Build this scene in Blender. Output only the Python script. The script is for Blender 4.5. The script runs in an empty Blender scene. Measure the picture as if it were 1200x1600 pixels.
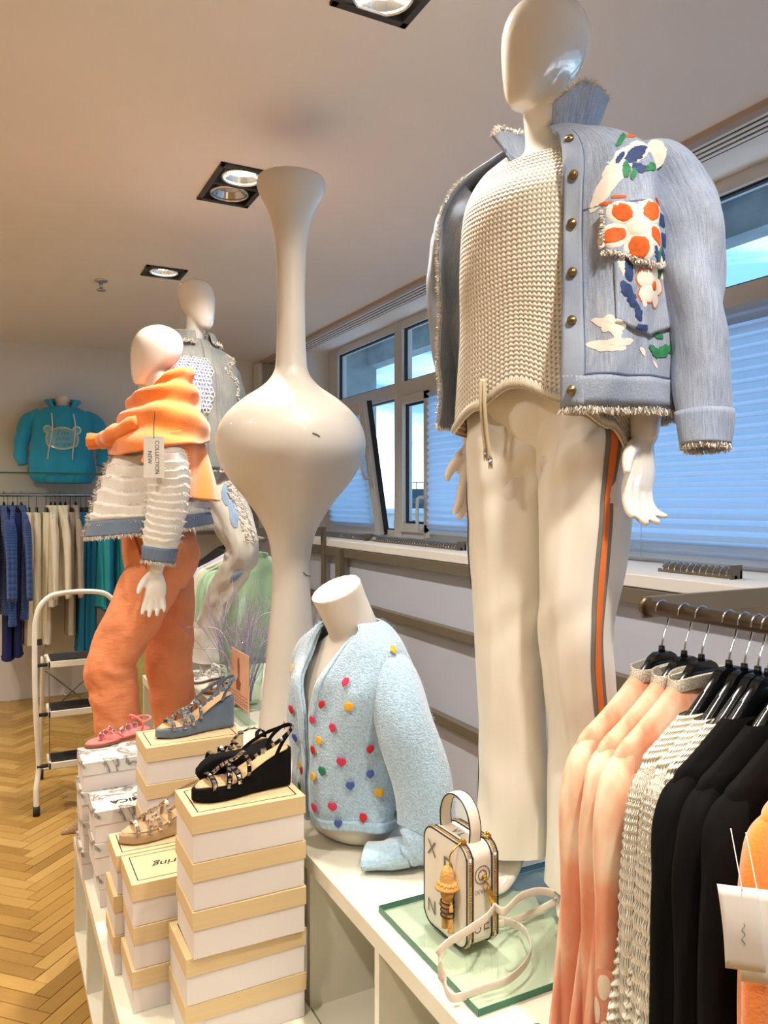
import bpy, bmesh, math, random
from mathutils import Vector, Matrix, noise

# ---------------------------------------------------------------- camera, world, light, exposure
C = bpy.context.scene.collection
sc = bpy.context.scene
PI = math.pi
YAW = math.radians(27.0); FPX = 1207.0; HZ = 783.0; EYE = 1.5
CEIL = 2.7
FW = Vector((math.sin(YAW), math.cos(YAW), 0)); RT = Vector((math.cos(YAW), -math.sin(YAW), 0))

cam_data = bpy.data.cameras.new('camera'); cam = bpy.data.objects.new('camera', cam_data); C.objects.link(cam)
cam.location = (0, 0, EYE); cam.rotation_euler = (PI/2, 0, -YAW)
cam_data.sensor_fit = 'VERTICAL'; cam_data.sensor_height = 32.0; cam_data.lens = FPX/1600*32.0
cam_data.shift_y = -17/1600; cam_data.clip_start = 0.05; cam_data.clip_end = 500
sc.camera = cam
sc.view_settings.view_transform = 'Standard'; sc.view_settings.look = 'None'
sc.view_settings.gamma = 1.0; sc.view_settings.use_curve_mapping = False
sc.view_settings.exposure = 0.04

def make_world():
    w = bpy.data.worlds.new('sky'); sc.world = w; w.use_nodes = True
    nt = w.node_tree; nt.nodes.clear(); N = nt.nodes.new; L = nt.links.new
    out = N('ShaderNodeOutputWorld'); bg = N('ShaderNodeBackground')
    tc = N('ShaderNodeTexCoord'); sep = N('ShaderNodeSeparateXYZ'); L(tc.outputs['Generated'], sep.inputs[0])
    ramp = N('ShaderNodeValToRGB'); L(sep.outputs['Z'], ramp.inputs[0])
    cr = ramp.color_ramp; cr.elements[0].position = 0.0; cr.elements[0].color = (.5, .55, .6, 1)
    cr.elements[1].position = 1.0; cr.elements[1].color = (.05, .12, .25, 1)
    for p, c in ((.002, (.85, .90, .95, 1)), (.035, (.62, .76, .92, 1)), (.075, (.13, .22, .30, 1)), (.13, (.055, .125, .20, 1)), (.30, (.075, .17, .28, 1)), (.6, (.07, .16, .27, 1))):
        e = cr.elements.new(p); e.color = c
    mp = N('ShaderNodeMapping'); mp.inputs['Scale'].default_value = (1.6, 1.6, 9); L(tc.outputs['Generated'], mp.inputs[0])
    nz = N('ShaderNodeTexNoise'); nz.inputs['Scale'].default_value = 2.2; nz.inputs['Detail'].default_value = 5; L(mp.outputs[0], nz.inputs[0])
    r2 = N('ShaderNodeValToRGB'); r2.color_ramp.elements[0].position = .5; r2.color_ramp.elements[1].position = .68; L(nz.outputs[0], r2.inputs[0])
    mx = N('ShaderNodeMixRGB'); L(r2.outputs[0], mx.inputs[0]); L(ramp.outputs[0], mx.inputs[1]); mx.inputs[2].default_value = (.26, .32, .36, 1)
    # below the horizon: plain ground colour
    gt = N('ShaderNodeMath'); gt.operation = 'GREATER_THAN'; gt.inputs[1].default_value = 0; L(sep.outputs['Z'], gt.inputs[0])
    m2 = N('ShaderNodeMixRGB'); L(gt.outputs[0], m2.inputs[0]); m2.inputs[1].default_value = (.19, .24, .32, 1); L(mx.outputs[0], m2.inputs[2])
    L(m2.outputs[0], bg.inputs[0]); bg.inputs[1].default_value = 6.0
    L(bg.outputs[0], out.inputs[0])
make_world()

LAMPCOL = (1.0, .905, .79)
LAMPK = .55
def spot(x, y, power, size=.11, tilt=(0, 0), cone=130, z=None):
    d = bpy.data.lights.new('lamp_bulb', 'AREA'); d.shape = 'DISK'; d.size = size; d.energy = power*LAMPK; d.color = LAMPCOL
    d.spread = math.radians(cone)
    o = bpy.data.objects.new('lamp_bulb', d); C.objects.link(o); o.location = (x, y, (z or CEIL - .004)); o.rotation_euler = (tilt[0], tilt[1], 0)
    return o
# the lamps of the shop: row over the display (three in view) and the rows behind / left of the camera
LAMPS_VIEW = [(.83, 1.55, 36), (.83, 2.875, 34), (.81, 4.13, 30)]
for x, y, p in LAMPS_VIEW: spot(x, y - (.083 if y > 2 and y < 4 else 0), p)
LAMPS_OFF = [(.84, .35, 34), (-.5, .9, 30), (-.5, 2.3, 26), (-.6, 3.7, 26), (-.6, 5.1, 26), (-1.9, 1.6, 24), (-1.9, 3.6, 24), (-.5, -.6, 26), (.8, -1.0, 26), (-1.9, 5.3, 24)]
for x, y, p in LAMPS_OFF: spot(x, y, p)

# ---------------------------------------------------------------- helpers
def P(px, py, z=None, x=None, y=None, d=None):
    """the point of the place seen at a pixel, given its height, X, Y or depth"""
    u = (px-600)/FPX; v = (HZ-py)/FPX
    r = FW + RT*u + Vector((0, 0, v))
    t = (z-EYE)/r.z if z is not None else x/r.x if x is not None else y/r.y if y is not None else d
    return Vector((0, 0, EYE)) + r*t

def cat(pts, t):
    """Catmull-Rom through a list of tuples, t in 0..1"""
    n = len(pts)-1; s = min(max(t, 0), 1)*n; i = min(int(s), n-1); f = s-i
    p0 = pts[max(i-1, 0)]; p1 = pts[i]; p2 = pts[i+1]; p3 = pts[min(i+2, n)]
    return tuple(.5*((2*b)+(-a+c)*f+(2*a-5*b+4*c-d)*f*f+(-a+3*b-3*c+d)*f**3) for a, b, c, d in zip(p0, p1, p2, p3))
def nz(x, y, z=0): return noise.noise(Vector((x, y, z)))
def sm(a, b, t):
    t = min(max((t-a)/(b-a), 0), 1); return t*t*(3-2*t)

class MB:
    def __init__(s): s.v = []; s.f = []; s.uv = {}; s.mi = []
    def add(s, vs, fs, uvs=None):
        b = len(s.v); s.v += [tuple(p) for p in vs]; s.f += [tuple(i+b for i in f) for f in fs]
        if uvs:
            for i, q in enumerate(uvs): s.uv[b+i] = q
        return s
    def box(s, c, d, rz=0, m=None):
        cx, cy, cz = c; dx, dy, dz = d[0]/2, d[1]/2, d[2]/2
        vs = [Vector((x*dx, y*dy, z*dz)) for x in (-1, 1) for y in (-1, 1) for z in (-1, 1)]
        R = Matrix.Rotation(rz, 3, 'Z') if m is None else m
        vs = [R @ p + Vector(c) for p in vs]
        return s.add(vs, [(0,1,3,2),(4,6,7,5),(0,4,5,1),(2,3,7,6),(0,2,6,4),(1,5,7,3)])
    def bb(s, x0, x1, y0, y1, z0, z1):
        return s.box(((x0+x1)/2, (y0+y1)/2, (z0+z1)/2), (abs(x1-x0), abs(y1-y0), abs(z1-z0)))
    def surf(s, f, nu, nv, closed=True, cap0=False, cap1=False, us=1, vs_=1):
        n = nu if closed else nu+1
        pts = []; uv = []
        for j in range(nv+1):
            for i in range(n):
                u = i/nu; v = j/nv; pts.append(f(u, v)); uv.append((u*us, v*vs_))
        fs = []
        for j in range(nv):
            for i in range(nu):
                a = j*n+i; b = j*n+(i+1) % n
                fs.append((a, b, b+n, a+n))
        if cap0: fs.append(tuple(range(n-1, -1, -1)))
        if cap1: fs.append(tuple(nv*n+i for i in range(n)))
        return s.add(pts, fs, uv)
    def tube(s, pts, r, n=10, samples=None, cap=True, flat=None, up=None, us=1, vs_=1, fold=None):
        f = tubef(pts, r, flat, up, fold)
        return s.surf(f, n, samples or max(6, 4*len(pts)), True, cap, cap, us, vs_)
    def cyl(s, a, b, r0, r1=None, n=16, cap=True):
        r1 = r0 if r1 is None else r1; a = Vector(a); b = Vector(b); q = (b-a).to_track_quat('Z', 'Y')
        vs = [a+q @ Vector((math.cos(2*PI*i/n)*r0, math.sin(2*PI*i/n)*r0, 0)) for i in range(n)]
        vs += [b+q @ Vector((math.cos(2*PI*i/n)*r1, math.sin(2*PI*i/n)*r1, 0)) for i in range(n)]
        fs = [(i, (i+1) % n, n+(i+1) % n, n+i) for i in range(n)]
        if cap: fs += [tuple(range(n-1, -1, -1)), tuple(range(n, 2*n))]
        return s.add(vs, fs)
    def lathe(s, prof, n=48, c=(0, 0, 0)):
        return s.surf(lambda u, v: (c[0]+prof[round(v*(len(prof)-1))][0]*math.cos(2*PI*u), c[1]+prof[round(v*(len(prof)-1))][0]*math.sin(2*PI*u), c[2]+prof[round(v*(len(prof)-1))][1]), n, len(prof)-1)
    def prism(s, poly, z0, z1, m=None):
        n = len(poly); m = m or Matrix.Identity(4)
        vs = [m @ Vector((x, y, z0)) for x, y in poly]+[m @ Vector((x, y, z1)) for x, y in poly]
        return s.add(vs, [tuple(range(n-1, -1, -1)), tuple(range(n, 2*n))]+[(i, (i+1) % n, n+(i+1) % n, n+i) for i in range(n)])
    def ball(s, c, r, n=12, sc3=(1, 1, 1)):
        return s.surf(lambda u, v: (c[0]+r*sc3[0]*math.sin(PI*(v*.998+.001))*math.cos(2*PI*u), c[1]+r*sc3[1]*math.sin(PI*(v*.998+.001))*math.sin(2*PI*u), c[2]+r*sc3[2]*math.cos(PI*(v*.998+.001))), n, max(6, n//2), True, True, True)
    def build(s, name, mat, parent=None, smooth=True, bevel=0, solid=0, sub=0, remesh=0, label=None, kind=None, offset=-1, smit=4, angle=None):
        me = bpy.data.meshes.new(name); me.from_pydata(s.v, [], s.f); me.update()
        if s.uv:
            ul = me.uv_layers.new(name='UVMap'); lv = [0]*len(me.loops); me.loops.foreach_get('vertex_index', lv)
            flat = []
            for i in lv: flat += s.uv.get(i, (0, 0))
            ul.data.foreach_set('uv', flat)
        if not remesh:
            bm = bmesh.new(); bm.from_mesh(me); bmesh.ops.recalc_face_normals(bm, faces=bm.faces); bm.to_mesh(me); bm.free()
        if smooth: me.polygons.foreach_set('use_smooth', [True]*len(me.polygons))
        if mat: me.materials.append(mat)
        o = bpy.data.objects.new(name, me); C.objects.link(o)
        if parent: o.parent = parent
        if remesh:
            m = o.modifiers.new('r', 'REMESH'); m.mode = 'VOXEL'; m.voxel_size = remesh; m.use_smooth_shade = True
            m = o.modifiers.new('s', 'SMOOTH'); m.iterations = smit; m.factor = .5
        if solid: m = o.modifiers.new('t', 'SOLIDIFY'); m.thickness = solid; m.offset = offset
        if bevel:
            m = o.modifiers.new('b', 'BEVEL'); m.width = bevel; m.segments = 2; m.limit_method = 'ANGLE'; m.angle_limit = math.radians(40)
            for p in me.polygons: p.use_smooth = False
        if sub: m = o.modifiers.new('ss', 'SUBSURF'); m.levels = sub; m.render_levels = sub
        if smooth and angle and not bevel:
            me.set_sharp_from_angle(angle=math.radians(angle))
        if label: o['label'] = label
        if kind: o['kind'] = kind
        return o

def tubef(pts, r, flat=None, up=None, fold=None):
    """surface function of a tube through pts; r is a number or list; flat = ratio of the second radius"""
    pts = [tuple(p) for p in pts]
    if not isinstance(r, (list, tuple)): r = [r]*len(pts)
    rr = [(q,) for q in r]; fl = flat if isinstance(flat, (list, tuple)) else [flat or 1]*len(pts); ff = [(q,) for q in fl]
    upv = Vector(up) if up else None; K = 40
    # parallel-transported frames
    P_ = [Vector(cat(pts, i/K)) for i in range(K+1)]; T = []
    for i in range(K+1):
        T.append((P_[min(i+1, K)]-P_[max(i-1, 0)]).normalized())
    fr = []; a = upv or (Vector((0, 0, 1)) if abs(T[0].z) < .9 else Vector((1, 0, 0)))
    for t in T:
        a = ((upv or a)-t*(upv or a).dot(t))
        a = a.normalized() if a.length > 1e-6 else Vector((1, 0, 0)); fr.append((a, t.cross(a)))
    def f(u, v):
        s = min(v, 1)*K; i = min(int(s), K-1); w = s-i
        a = fr[i][0].lerp(fr[i+1][0], w); b = fr[i][1].lerp(fr[i+1][1], w)
        c = Vector(cat(pts, v)); R = cat(rr, v)[0]; q = cat(ff, v)[0]; th = 2*PI*u
        k = 1+(fold(u, v) if fold else 0)
        return tuple(c+a*(R*k*math.cos(th))+b*(R*q*k*math.sin(th)))
    return f

def ringf(rings, th0=0, th1=360, ex=2.0, fold=None, dz=None):
    """surface function through horizontal rings (z, cx, cy, rx, ry); angle 0 = front (-Y), 90 = +X"""
    def f(u, v):
        th = math.radians(th0+(th1-th0)*u); z, cx, cy, rx, ry = cat(rings, v)
        s_, c_ = math.sin(th), math.cos(th); e = 2/ex
        X = math.copysign(abs(s_)**e, s_); Y = math.copysign(abs(c_)**e, c_)
        k = fold(th, v) if fold else 0
        d = dz(th)*v if dz else 0
        return (cx+(rx+k)*X, cy-(ry+k)*Y, z+d)
    return f

def resample(rings, n=24):
    """rings spaced evenly along the surface, so v is proportional to length"""
    K = 400; q = [cat(rings, i/K) for i in range(K+1)]; s_ = [0]
    for p0, p1 in zip(q, q[1:]): s_.append(s_[-1]+math.hypot(p1[0]-p0[0], p1[3]-p0[3]))
    out = []; j = 0
    for i in range(n+1):
        t = s_[-1]*i/n
        while j < K-1 and s_[j+1] < t: j += 1
        w = (t-s_[j])/max(1e-9, s_[j+1]-s_[j]); out.append(tuple(x+(y-x)*w for x, y in zip(q[j], q[j+1])))
    return out, s_[-1]
def arcmap(rx, ry, ex, th0, th1):
    """u -> u' so that a superellipse is run through evenly; also its length"""
    K = 600; f = ringf([(0, 0, 0, rx, ry), (0, 0, 0, rx, ry)], th0, th1, ex); p = [Vector(f(i/K, 0)) for i in range(K+1)]; s_ = [0]
    for x, y in zip(p, p[1:]): s_.append(s_[-1]+(y-x).length)
    def g(u):
        t = u*s_[-1]
        if t <= 0: return u*.5
        if t >= s_[-1]: return 1+(u-1)*.5
        lo, hi = 0, K
        while hi-lo > 1:
            m = (lo+hi)//2
            if s_[m] <= t: lo = m
            else: hi = m
        return (lo+(t-s_[lo])/max(1e-9, s_[hi]-s_[lo]))/K
    return g, s_[-1]
def fnorm(f, u, v, e=.002):
    a = Vector(f(u+e, v))-Vector(f(u-e, v)); b = Vector(f(u, min(v+e, 1)))-Vector(f(u, max(v-e, 0))); n = a.cross(b)
    if n.dot(Vector(f(u, v))-Vector(f(u+.5, v))) < 0: n = -n
    return n.normalized() if n.length else Vector((0, 0, 1))

def decal(mb, f, cu, cv, su, sv, shape, lift=.0015, rings=4, n=28, rot=0, sign=1):
    """a blob laid on surface f; su, sv = size in u and v per metre; shape(angle)->radius in metres"""
    vs = []; fs = []
    for j in range(rings+1):
        for i in range(n):
            a = 2*PI*i/n; r = shape(a)*j/rings; x = r*math.cos(a+rot); y = r*math.sin(a+rot)
            u = cu+x*su; v = cv+y*sv; nn = fnorm(f, u, v); p = Vector(f(u, v))+nn*((lift(u, v) if callable(lift) else lift)*sign*(1 if j < rings else .85)); vs.append(p)
    for j in range(rings):
        for i in range(n): fs.append((j*n+i, j*n+(i+1) % n, (j+1)*n+(i+1) % n, (j+1)*n+i))
    mb.add(vs, fs)

def strip(mb, f, u0, u1, v0, v1, nu, nv, lift=.001, sign=1):
    def g(a, b):
        u = u0+(u1-u0)*a; v = v0+(v1-v0)*b; return tuple(Vector(f(u, v))+fnorm(f, u, v)*lift*sign)
    mb.surf(g, nu, nv, False)

def fringe(mb, pts, dirs, length, per, rnd, w=.0012, spread=.35):
    for p, d in zip(pts, dirs):
        for k in range(per):
            q = Vector(p)+Vector([rnd.uniform(-1, 1)*spread*length for _ in range(3)])
            dd = (Vector(d)+Vector([rnd.uniform(-1, 1)*.55 for _ in range(3)])).normalized()*length*rnd.uniform(.5, 1.2)
            s_ = dd.cross(Vector((rnd.uniform(-1, 1), rnd.uniform(-1, 1), rnd.uniform(-1, 1)))).normalized()*w
            m = q+dd*.5+Vector([rnd.uniform(-1, 1)*length*.15 for _ in range(3)])
            mb.add([q-s_, q+s_, m+s_*.9, m-s_*.9, q+dd], [(0, 1, 2, 3), (3, 2, 4)])

def thing(name, label, cat_, loc=(0, 0, 0), rz=0, group=None):
    o = bpy.data.objects.new(name, None); C.objects.link(o); o.location = loc; o.rotation_euler = (0, 0, rz); o.empty_display_size = .05
    o['label'] = label; o['category'] = cat_
    if group: o['group'] = group
    return o
def tag(o, label, cat_, group=None):
    o['label'] = label; o['category'] = cat_
    if group: o['group'] = group
    return o
def struct(o): o['kind'] = 'structure'; return o
def dup(root, loc, rz, label, group=None):
    r = root.copy(); C.objects.link(r); r.location = loc; r.rotation_euler = (0, 0, rz); r['label'] = label
    if group: r['group'] = group
    for ch in list(root.children):
        c = ch.copy(); C.objects.link(c); c.parent = r
        for g in list(ch.children):
            d = g.copy(); C.objects.link(d); d.parent = c
    return r

def textmesh(mb, txt, size, place, italic=0, spacing=1.0, step=.006, bold=0):
    """lettering: the default font's outlines, each vertex put in place by place(x, y)"""
    cu = bpy.data.curves.new('t', 'FONT'); cu.body = txt; cu.size = size; cu.align_x = 'CENTER'; cu.align_y = 'CENTER'; cu.shear = italic; cu.space_character = spacing
    cu.resolution_u = 2; cu.offset = bold
    o = bpy.data.objects.new('t', cu); C.objects.link(o); dg = bpy.context.evaluated_depsgraph_get(); dg.update()
    me = o.evaluated_get(dg).to_mesh()
    bm = bmesh.new(); bm.from_mesh(me); bmesh.ops.triangulate(bm, faces=bm.faces)
    bmesh.ops.subdivide_edges(bm, edges=[e for e in bm.edges if e.calc_length() > step], cuts=1)
    bm.verts.index_update()
    mb.add([place(v.co.x, v.co.y) for v in bm.verts], [tuple(v.index for v in f.verts) for f in bm.faces])
    bm.free(); o.evaluated_get(dg).to_mesh_clear(); bpy.data.objects.remove(o); bpy.data.curves.remove(cu)

# ---------------------------------------------------------------- materials
def lin(c):
    return tuple(((x/255)/12.92 if x/255 <= .04045 else ((x/255+.055)/1.055)**2.4) for x in c)+(1,)
def newmat(name):
    m = bpy.data.materials.new(name); m.use_nodes = True; nt = m.node_tree; return m, nt, nt.nodes['Principled BSDF']
def coords(nt, kind='Object', scale=(1, 1, 1)):
    tc = nt.nodes.new('ShaderNodeTexCoord'); mp = nt.nodes.new('ShaderNodeMapping'); mp.inputs['Scale'].default_value = scale
    nt.links.new(tc.outputs[kind], mp.inputs[0]); return mp.outputs[0]
def noise_n(nt, vec, scale, detail=3, rough=.5):
    n = nt.nodes.new('ShaderNodeTexNoise'); n.inputs['Scale'].default_value = scale; n.inputs['Detail'].default_value = detail; n.inputs['Roughness'].default_value = rough
    nt.links.new(vec, n.inputs[0]); return n.outputs[0]
def rampn(nt, src, stops):
    r = nt.nodes.new('ShaderNodeValToRGB'); nt.links.new(src, r.inputs[0]); e = r.color_ramp.elements
    e[0].position, e[0].color = stops[0]; e[1].position, e[1].color = stops[-1]
    for p, c in stops[1:-1]: q = e.new(p); q.color = c
    return r.outputs[0]
def math_n(nt, op, a, b=None):
    n = nt.nodes.new('ShaderNodeMath'); n.operation = op
    for i, q in enumerate((a, b)):
        if q is None: continue
        if isinstance(q, (int, float)): n.inputs[i].default_value = q
        else: nt.links.new(q, n.inputs[i])
    return n.outputs[0]
def bump(nt, bs, h, strength, dist=.002):
    b = nt.nodes.new('ShaderNodeBump'); b.inputs['Strength'].default_value = strength; b.inputs['Distance'].default_value = dist
    nt.links.new(h, b.inputs['Height']); nt.links.new(b.outputs[0], bs.inputs['Normal'])
def M(name, col, rough=.5, metal=0, var=0, vscale=8, bscale=0, bstr=.3, bdist=.002, sheen=0, coat=0, spec=None, stretch=(1, 1, 1), col2=None):
    m, nt, bs = newmat(name); c = lin(col)
    bs.inputs['Roughness'].default_value = rough; bs.inputs['Metallic'].default_value = metal
    if sheen: bs.inputs['Sheen Weight'].default_value = sheen; bs.inputs['Sheen Roughness'].default_value = .6
    if coat: bs.inputs['Coat Weight'].default_value = coat; bs.inputs['Coat Roughness'].default_value = .04
    if spec is not None: bs.inputs['Specular IOR Level'].default_value = spec
    vec = coords(nt, 'Object', stretch)
    k = var or .04
    c2 = lin(col2) if col2 else tuple(q*(1-k*2) for q in c[:3])+(1,); c1 = c if col2 else tuple(min(1, q*(1+k)) for q in c[:3])+(1,)
    nt.links.new(rampn(nt, noise_n(nt, vec, vscale, 4), [(.3, c2), (.7, c1)]), bs.inputs['Base Color'])
    if bscale: bump(nt, bs, noise_n(nt, vec, bscale, 3), bstr, bdist)
    return m
def knit(name, col, su, sv, depth=.004, holes=0, col2=None, rough=.9, var=.05):
    """stitches in UV (metres): rows of small v shaped loops"""
    m, nt, bs = newmat(name); bs.inputs['Roughness'].default_value = rough; bs.inputs['Sheen Weight'].default_value = .3
    vec = coords(nt, 'UV'); s = nt.nodes.new('ShaderNodeSeparateXYZ'); nt.links.new(vec, s.inputs[0])
    x = math_n(nt, 'MULTIPLY', s.outputs[0], 2*PI/su); yb = math_n(nt, 'MULTIPLY', s.outputs[1], 2*PI/sv)
    sx = math_n(nt, 'SINE', x); ax = math_n(nt, 'ABSOLUTE', sx)
    y = math_n(nt, 'ADD', yb, math_n(nt, 'MULTIPLY', ax, 1.6)); sy = math_n(nt, 'SINE', y)
    h = math_n(nt, 'ADD', math_n(nt, 'MULTIPLY', ax, .5), math_n(nt, 'MULTIPLY', sy, .5))
    nn = noise_n(nt, coords(nt, 'Object'), 420, 2)
    h = math_n(nt, 'ADD', h, math_n(nt, 'MULTIPLY', nn, .25))
    c = lin(col); d = lin(col2) if col2 else tuple(q*.55 for q in c[:3])+(1,)
    nt.links.new(rampn(nt, h, [(.0 if not holes else holes-.12, d), (.35 if not holes else holes+.1, c)]), bs.inputs['Base Color'])
    bump(nt, bs, h, 1.0, depth)
    return m
def denim(name, col, col2, sx=1.0):
    m, nt, bs = newmat(name); bs.inputs['Roughness'].default_value = .85; bs.inputs['Sheen Weight'].default_value = .15
    big = noise_n(nt, coords(nt, 'Object'), 9, 5); fine = noise_n(nt, coords(nt, 'UV', (900, 60, 1)), 1.0, 2); f2 = noise_n(nt, coords(nt, 'UV', (120, 900, 1)), 1.0, 2)
    slub = noise_n(nt, coords(nt, 'UV', (260, 14, 1)), 1.0, 3)
    t = math_n(nt, 'ADD', math_n(nt, 'MULTIPLY', big, .35), math_n(nt, 'ADD', math_n(nt, 'MULTIPLY', fine, .35), math_n(nt, 'ADD', math_n(nt, 'MULTIPLY', f2, .2), math_n(nt, 'MULTIPLY', slub, .35))))
    nt.links.new(rampn(nt, t, [(.45, lin(col2)), (.80, lin(col))]), bs.inputs['Base Color'])
    bump(nt, bs, math_n(nt, 'ADD', fine, f2), .35, .001)
    return m
def glass(name, col=(.93, .98, .96), rough=0, tint=1.0, refl=1.0):
    m = bpy.data.materials.new(name); m.use_nodes = True; nt = m.node_tree; nt.nodes.clear(); N = nt.nodes.new
    out = N('ShaderNodeOutputMaterial'); tr = N('ShaderNodeBsdfTransparent'); gl = N('ShaderNodeBsdfGlossy'); mx = N('ShaderNodeMixShader'); fr = N('ShaderNodeFresnel')
    tr.inputs[0].default_value = (*col, 1); gl.inputs['Roughness'].default_value = rough; fr.inputs[0].default_value = 1.45
    ge = nt.nodes.new('ShaderNodeNewGeometry'); nt.links.new(math_n(nt, 'MULTIPLY', math_n(nt, 'MULTIPLY', fr.outputs[0], refl), math_n(nt, 'SUBTRACT', 1.0, ge.outputs['Backfacing'])), mx.inputs[0]); nt.links.new(tr.outputs[0], mx.inputs[1]); nt.links.new(gl.outputs[0], mx.inputs[2]); nt.links.new(mx.outputs[0], out.inputs[0])
    return m
def emis(name, col, s):
    m = bpy.data.materials.new(name); m.use_nodes = True; nt = m.node_tree; nt.nodes.clear()
    out = nt.nodes.new('ShaderNodeOutputMaterial'); e = nt.nodes.new('ShaderNodeEmission'); e.inputs[0].default_value = (*col, 1); e.inputs[1].default_value = s
    nt.links.new(e.outputs[0], out.inputs[0]); return m
def woodfloor():
    m, nt, bs = newmat('oak_parquet'); bs.inputs['Roughness'].default_value = .34
    oi = nt.nodes.new('ShaderNodeObjectInfo'); at = nt.nodes.new('ShaderNodeAttribute'); at.attribute_name = 'tone'
    g = noise_n(nt, coords(nt, 'UV', (7, 140, 1)), 1.0, 5, .6)
    t = math_n(nt, 'ADD', math_n(nt, 'MULTIPLY', g, .45), math_n(nt, 'MULTIPLY', at.outputs['Fac'], .55))
    nt.links.new(rampn(nt, t, [(.1, lin((138, 102, 46))), (.5, lin((168, 130, 66))), (.9, lin((194, 158, 94)))]), bs.inputs['Base Color'])
    bump(nt, bs, g, .12, .001); return m
def marble():
    m, nt, bs = newmat('marble_print_card'); bs.inputs['Roughness'].default_value = .45
    vec = coords(nt, 'Object'); w = nt.nodes.new('ShaderNodeTexNoise'); w.inputs['Scale'].default_value = 9; w.inputs['Detail'].default_value = 6; w.inputs['Distortion'].default_value = 1.3; nt.links.new(vec, w.inputs[0])
    a = math_n(nt, 'ABSOLUTE', math_n(nt, 'SUBTRACT', w.outputs[0], .5))
    nt.links.new(rampn(nt, a, [(.0, lin((92, 90, 88))), (.016, lin((150, 146, 142))), (.06, lin((206, 202, 197))), (.3, lin((226, 222, 216)))]), bs.inputs['Base Color'])
    return m
def tiedye():
    m, nt, bs = newmat('peach_tie_dye_jersey'); bs.inputs['Roughness'].default_value = .85; bs.inputs['Sheen Weight'].default_value = .2
    n = noise_n(nt, coords(nt, 'Object', (1.6, 1.6, .8)), 8.5, 4, .5)
    nt.links.new(rampn(nt, n, [(.34, lin((234, 214, 186))), (.46, lin((230, 190, 158))), (.56, lin((226, 156, 122))), (.70, lin((218, 134, 102)))]), bs.inputs['Base Color'])
    bump(nt, bs, noise_n(nt, coords(nt, 'Object'), 600, 2), .15, .001); return m
def blindmat():
    m = bpy.data.materials.new('pleated_blind_cloth'); m.use_nodes = True; nt = m.node_tree; nt.nodes.clear(); N = nt.nodes.new
    out = N('ShaderNodeOutputMaterial'); tl = N('ShaderNodeBsdfTranslucent'); df = N('ShaderNodeBsdfDiffuse'); mx = N('ShaderNodeMixShader')
    tl.inputs[0].default_value = (.66, .80, .98, 1); df.inputs[0].default_value = (.70, .78, .90, 1); mx.inputs[0].default_value = .2
    nt.links.new(tl.outputs[0], mx.inputs[1]); nt.links.new(df.outputs[0], mx.inputs[2]); nt.links.new(mx.outputs[0], out.inputs[0]); return m

m_ceiling = M('ceiling_paint', (236, 232, 226), .95, var=.015, vscale=2)
m_panel = M('satin_white_panel', (192, 198, 214), .32, var=.015, vscale=3)
m_wall = M('wall_paint', (226, 223, 217), .9, var=.015, vscale=3)
m_oak = woodfloor(); m_joint = M('floor_joint', (70, 48, 22), .8)
m_melamine = M('white_melamine', (226, 222, 204), .22, var=.01)
m_pvc = M('white_window_pvc', (205, 205, 203), .3, var=.01)
m_gasket = M('black_gasket', (28, 32, 34), .6)
m_glass = glass('window_glass', (.90, .97, 1.0), 0, refl=.6)
m_clear = glass('clear_glass', (.90, .96, .93), 0, refl=1.3)
m_greenglass = M('glass_edge_green', (40, 110, 84), .15)
m_blind = blindmat()
m_greysteel = M('grey_painted_steel', (112, 102, 86), .45, .1, var=.04)
m_bronze = M('bronze_tube', (112, 98, 80), .38, .75, var=.08, vscale=20)
m_chrome = M('chrome', (200, 200, 200), .12, 1)
m_darkframe = M('anthracite_lamp_frame', (62, 56, 52), .4, .2)
m_reflector = M('lamp_reflector', (225, 222, 215), .15, .9)
m_lamp_on = emis('lamp_glow', (1, .93, .80), 14)
m_lamp_off = M('unlit_lamp_glass', (150, 160, 170), .2, .2, bscale=90, bstr=.6)
m_gloss = M('glossy_mannequin_lacquer', (242, 238, 229), .10, var=.008, coat=1.0)
m_matte_form = M('matt_white_form', (226, 218, 206), .55, var=.01)
m_vase = M('off_white_ceramic', (212, 204, 192), .42, var=.03, vscale=5, bscale=30, bstr=.06, coat=.25)
m_denim = denim('light_denim', (186, 196, 212), (104, 124, 158))
m_denim_w = denim('washed_denim_lining', (150, 154, 166), (84, 92, 112))
m_denim_g = denim('grey_beige_denim', (168, 168, 158), (108, 114, 118))
m_denim_b = denim('mid_denim', (120, 138, 158), (78, 96, 122))
m_fray = M('white_fray', (232, 226, 216), .95)
m_seam = M('seam_stitching', (96, 110, 140), .9)
m_orange_paint = M('orange_paint', (222, 100, 24), .7, var=.12, vscale=90)
m_white_paint = M('white_paint', (238, 232, 220), .7, var=.03, vscale=60)
m_blue_paint = M('navy_paint', (40, 66, 120), .7, var=.2, vscale=90)
m_green_paint = M('green_paint', (44, 132, 84), .7, var=.2, vscale=90)
m_brass = M('antique_brass', (150, 130, 90), .35, .9)
m_gold = M('gold_metal', (214, 176, 84), .25, 1)
m_sweater = knit('cream_open_knit', (248, 243, 230), .018, .0105, .0022, holes=-.02, col2=(188, 176, 148))
m_satin = M('ivory_satin', (240, 235, 222), .42, var=.015, vscale=3, sheen=.3)
m_stripe_o = M('orange_stripe', (236, 122, 50), .7); m_stripe_g = M('grey_stripe', (128, 124, 118), .7)
m_cord = M('beige_cord', (206, 192, 160), .8, bscale=500)
m_orange = M('orange_fleece', (242, 130, 22), .95, var=.05, vscale=12, bscale=260, bstr=.5, sheen=.5)
m_coral = M('coral_cotton', (236, 148, 100), .8, var=.03, vscale=5, bscale=15, bstr=.55, bdist=.010, stretch=(1, 1, 2.6))
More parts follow.
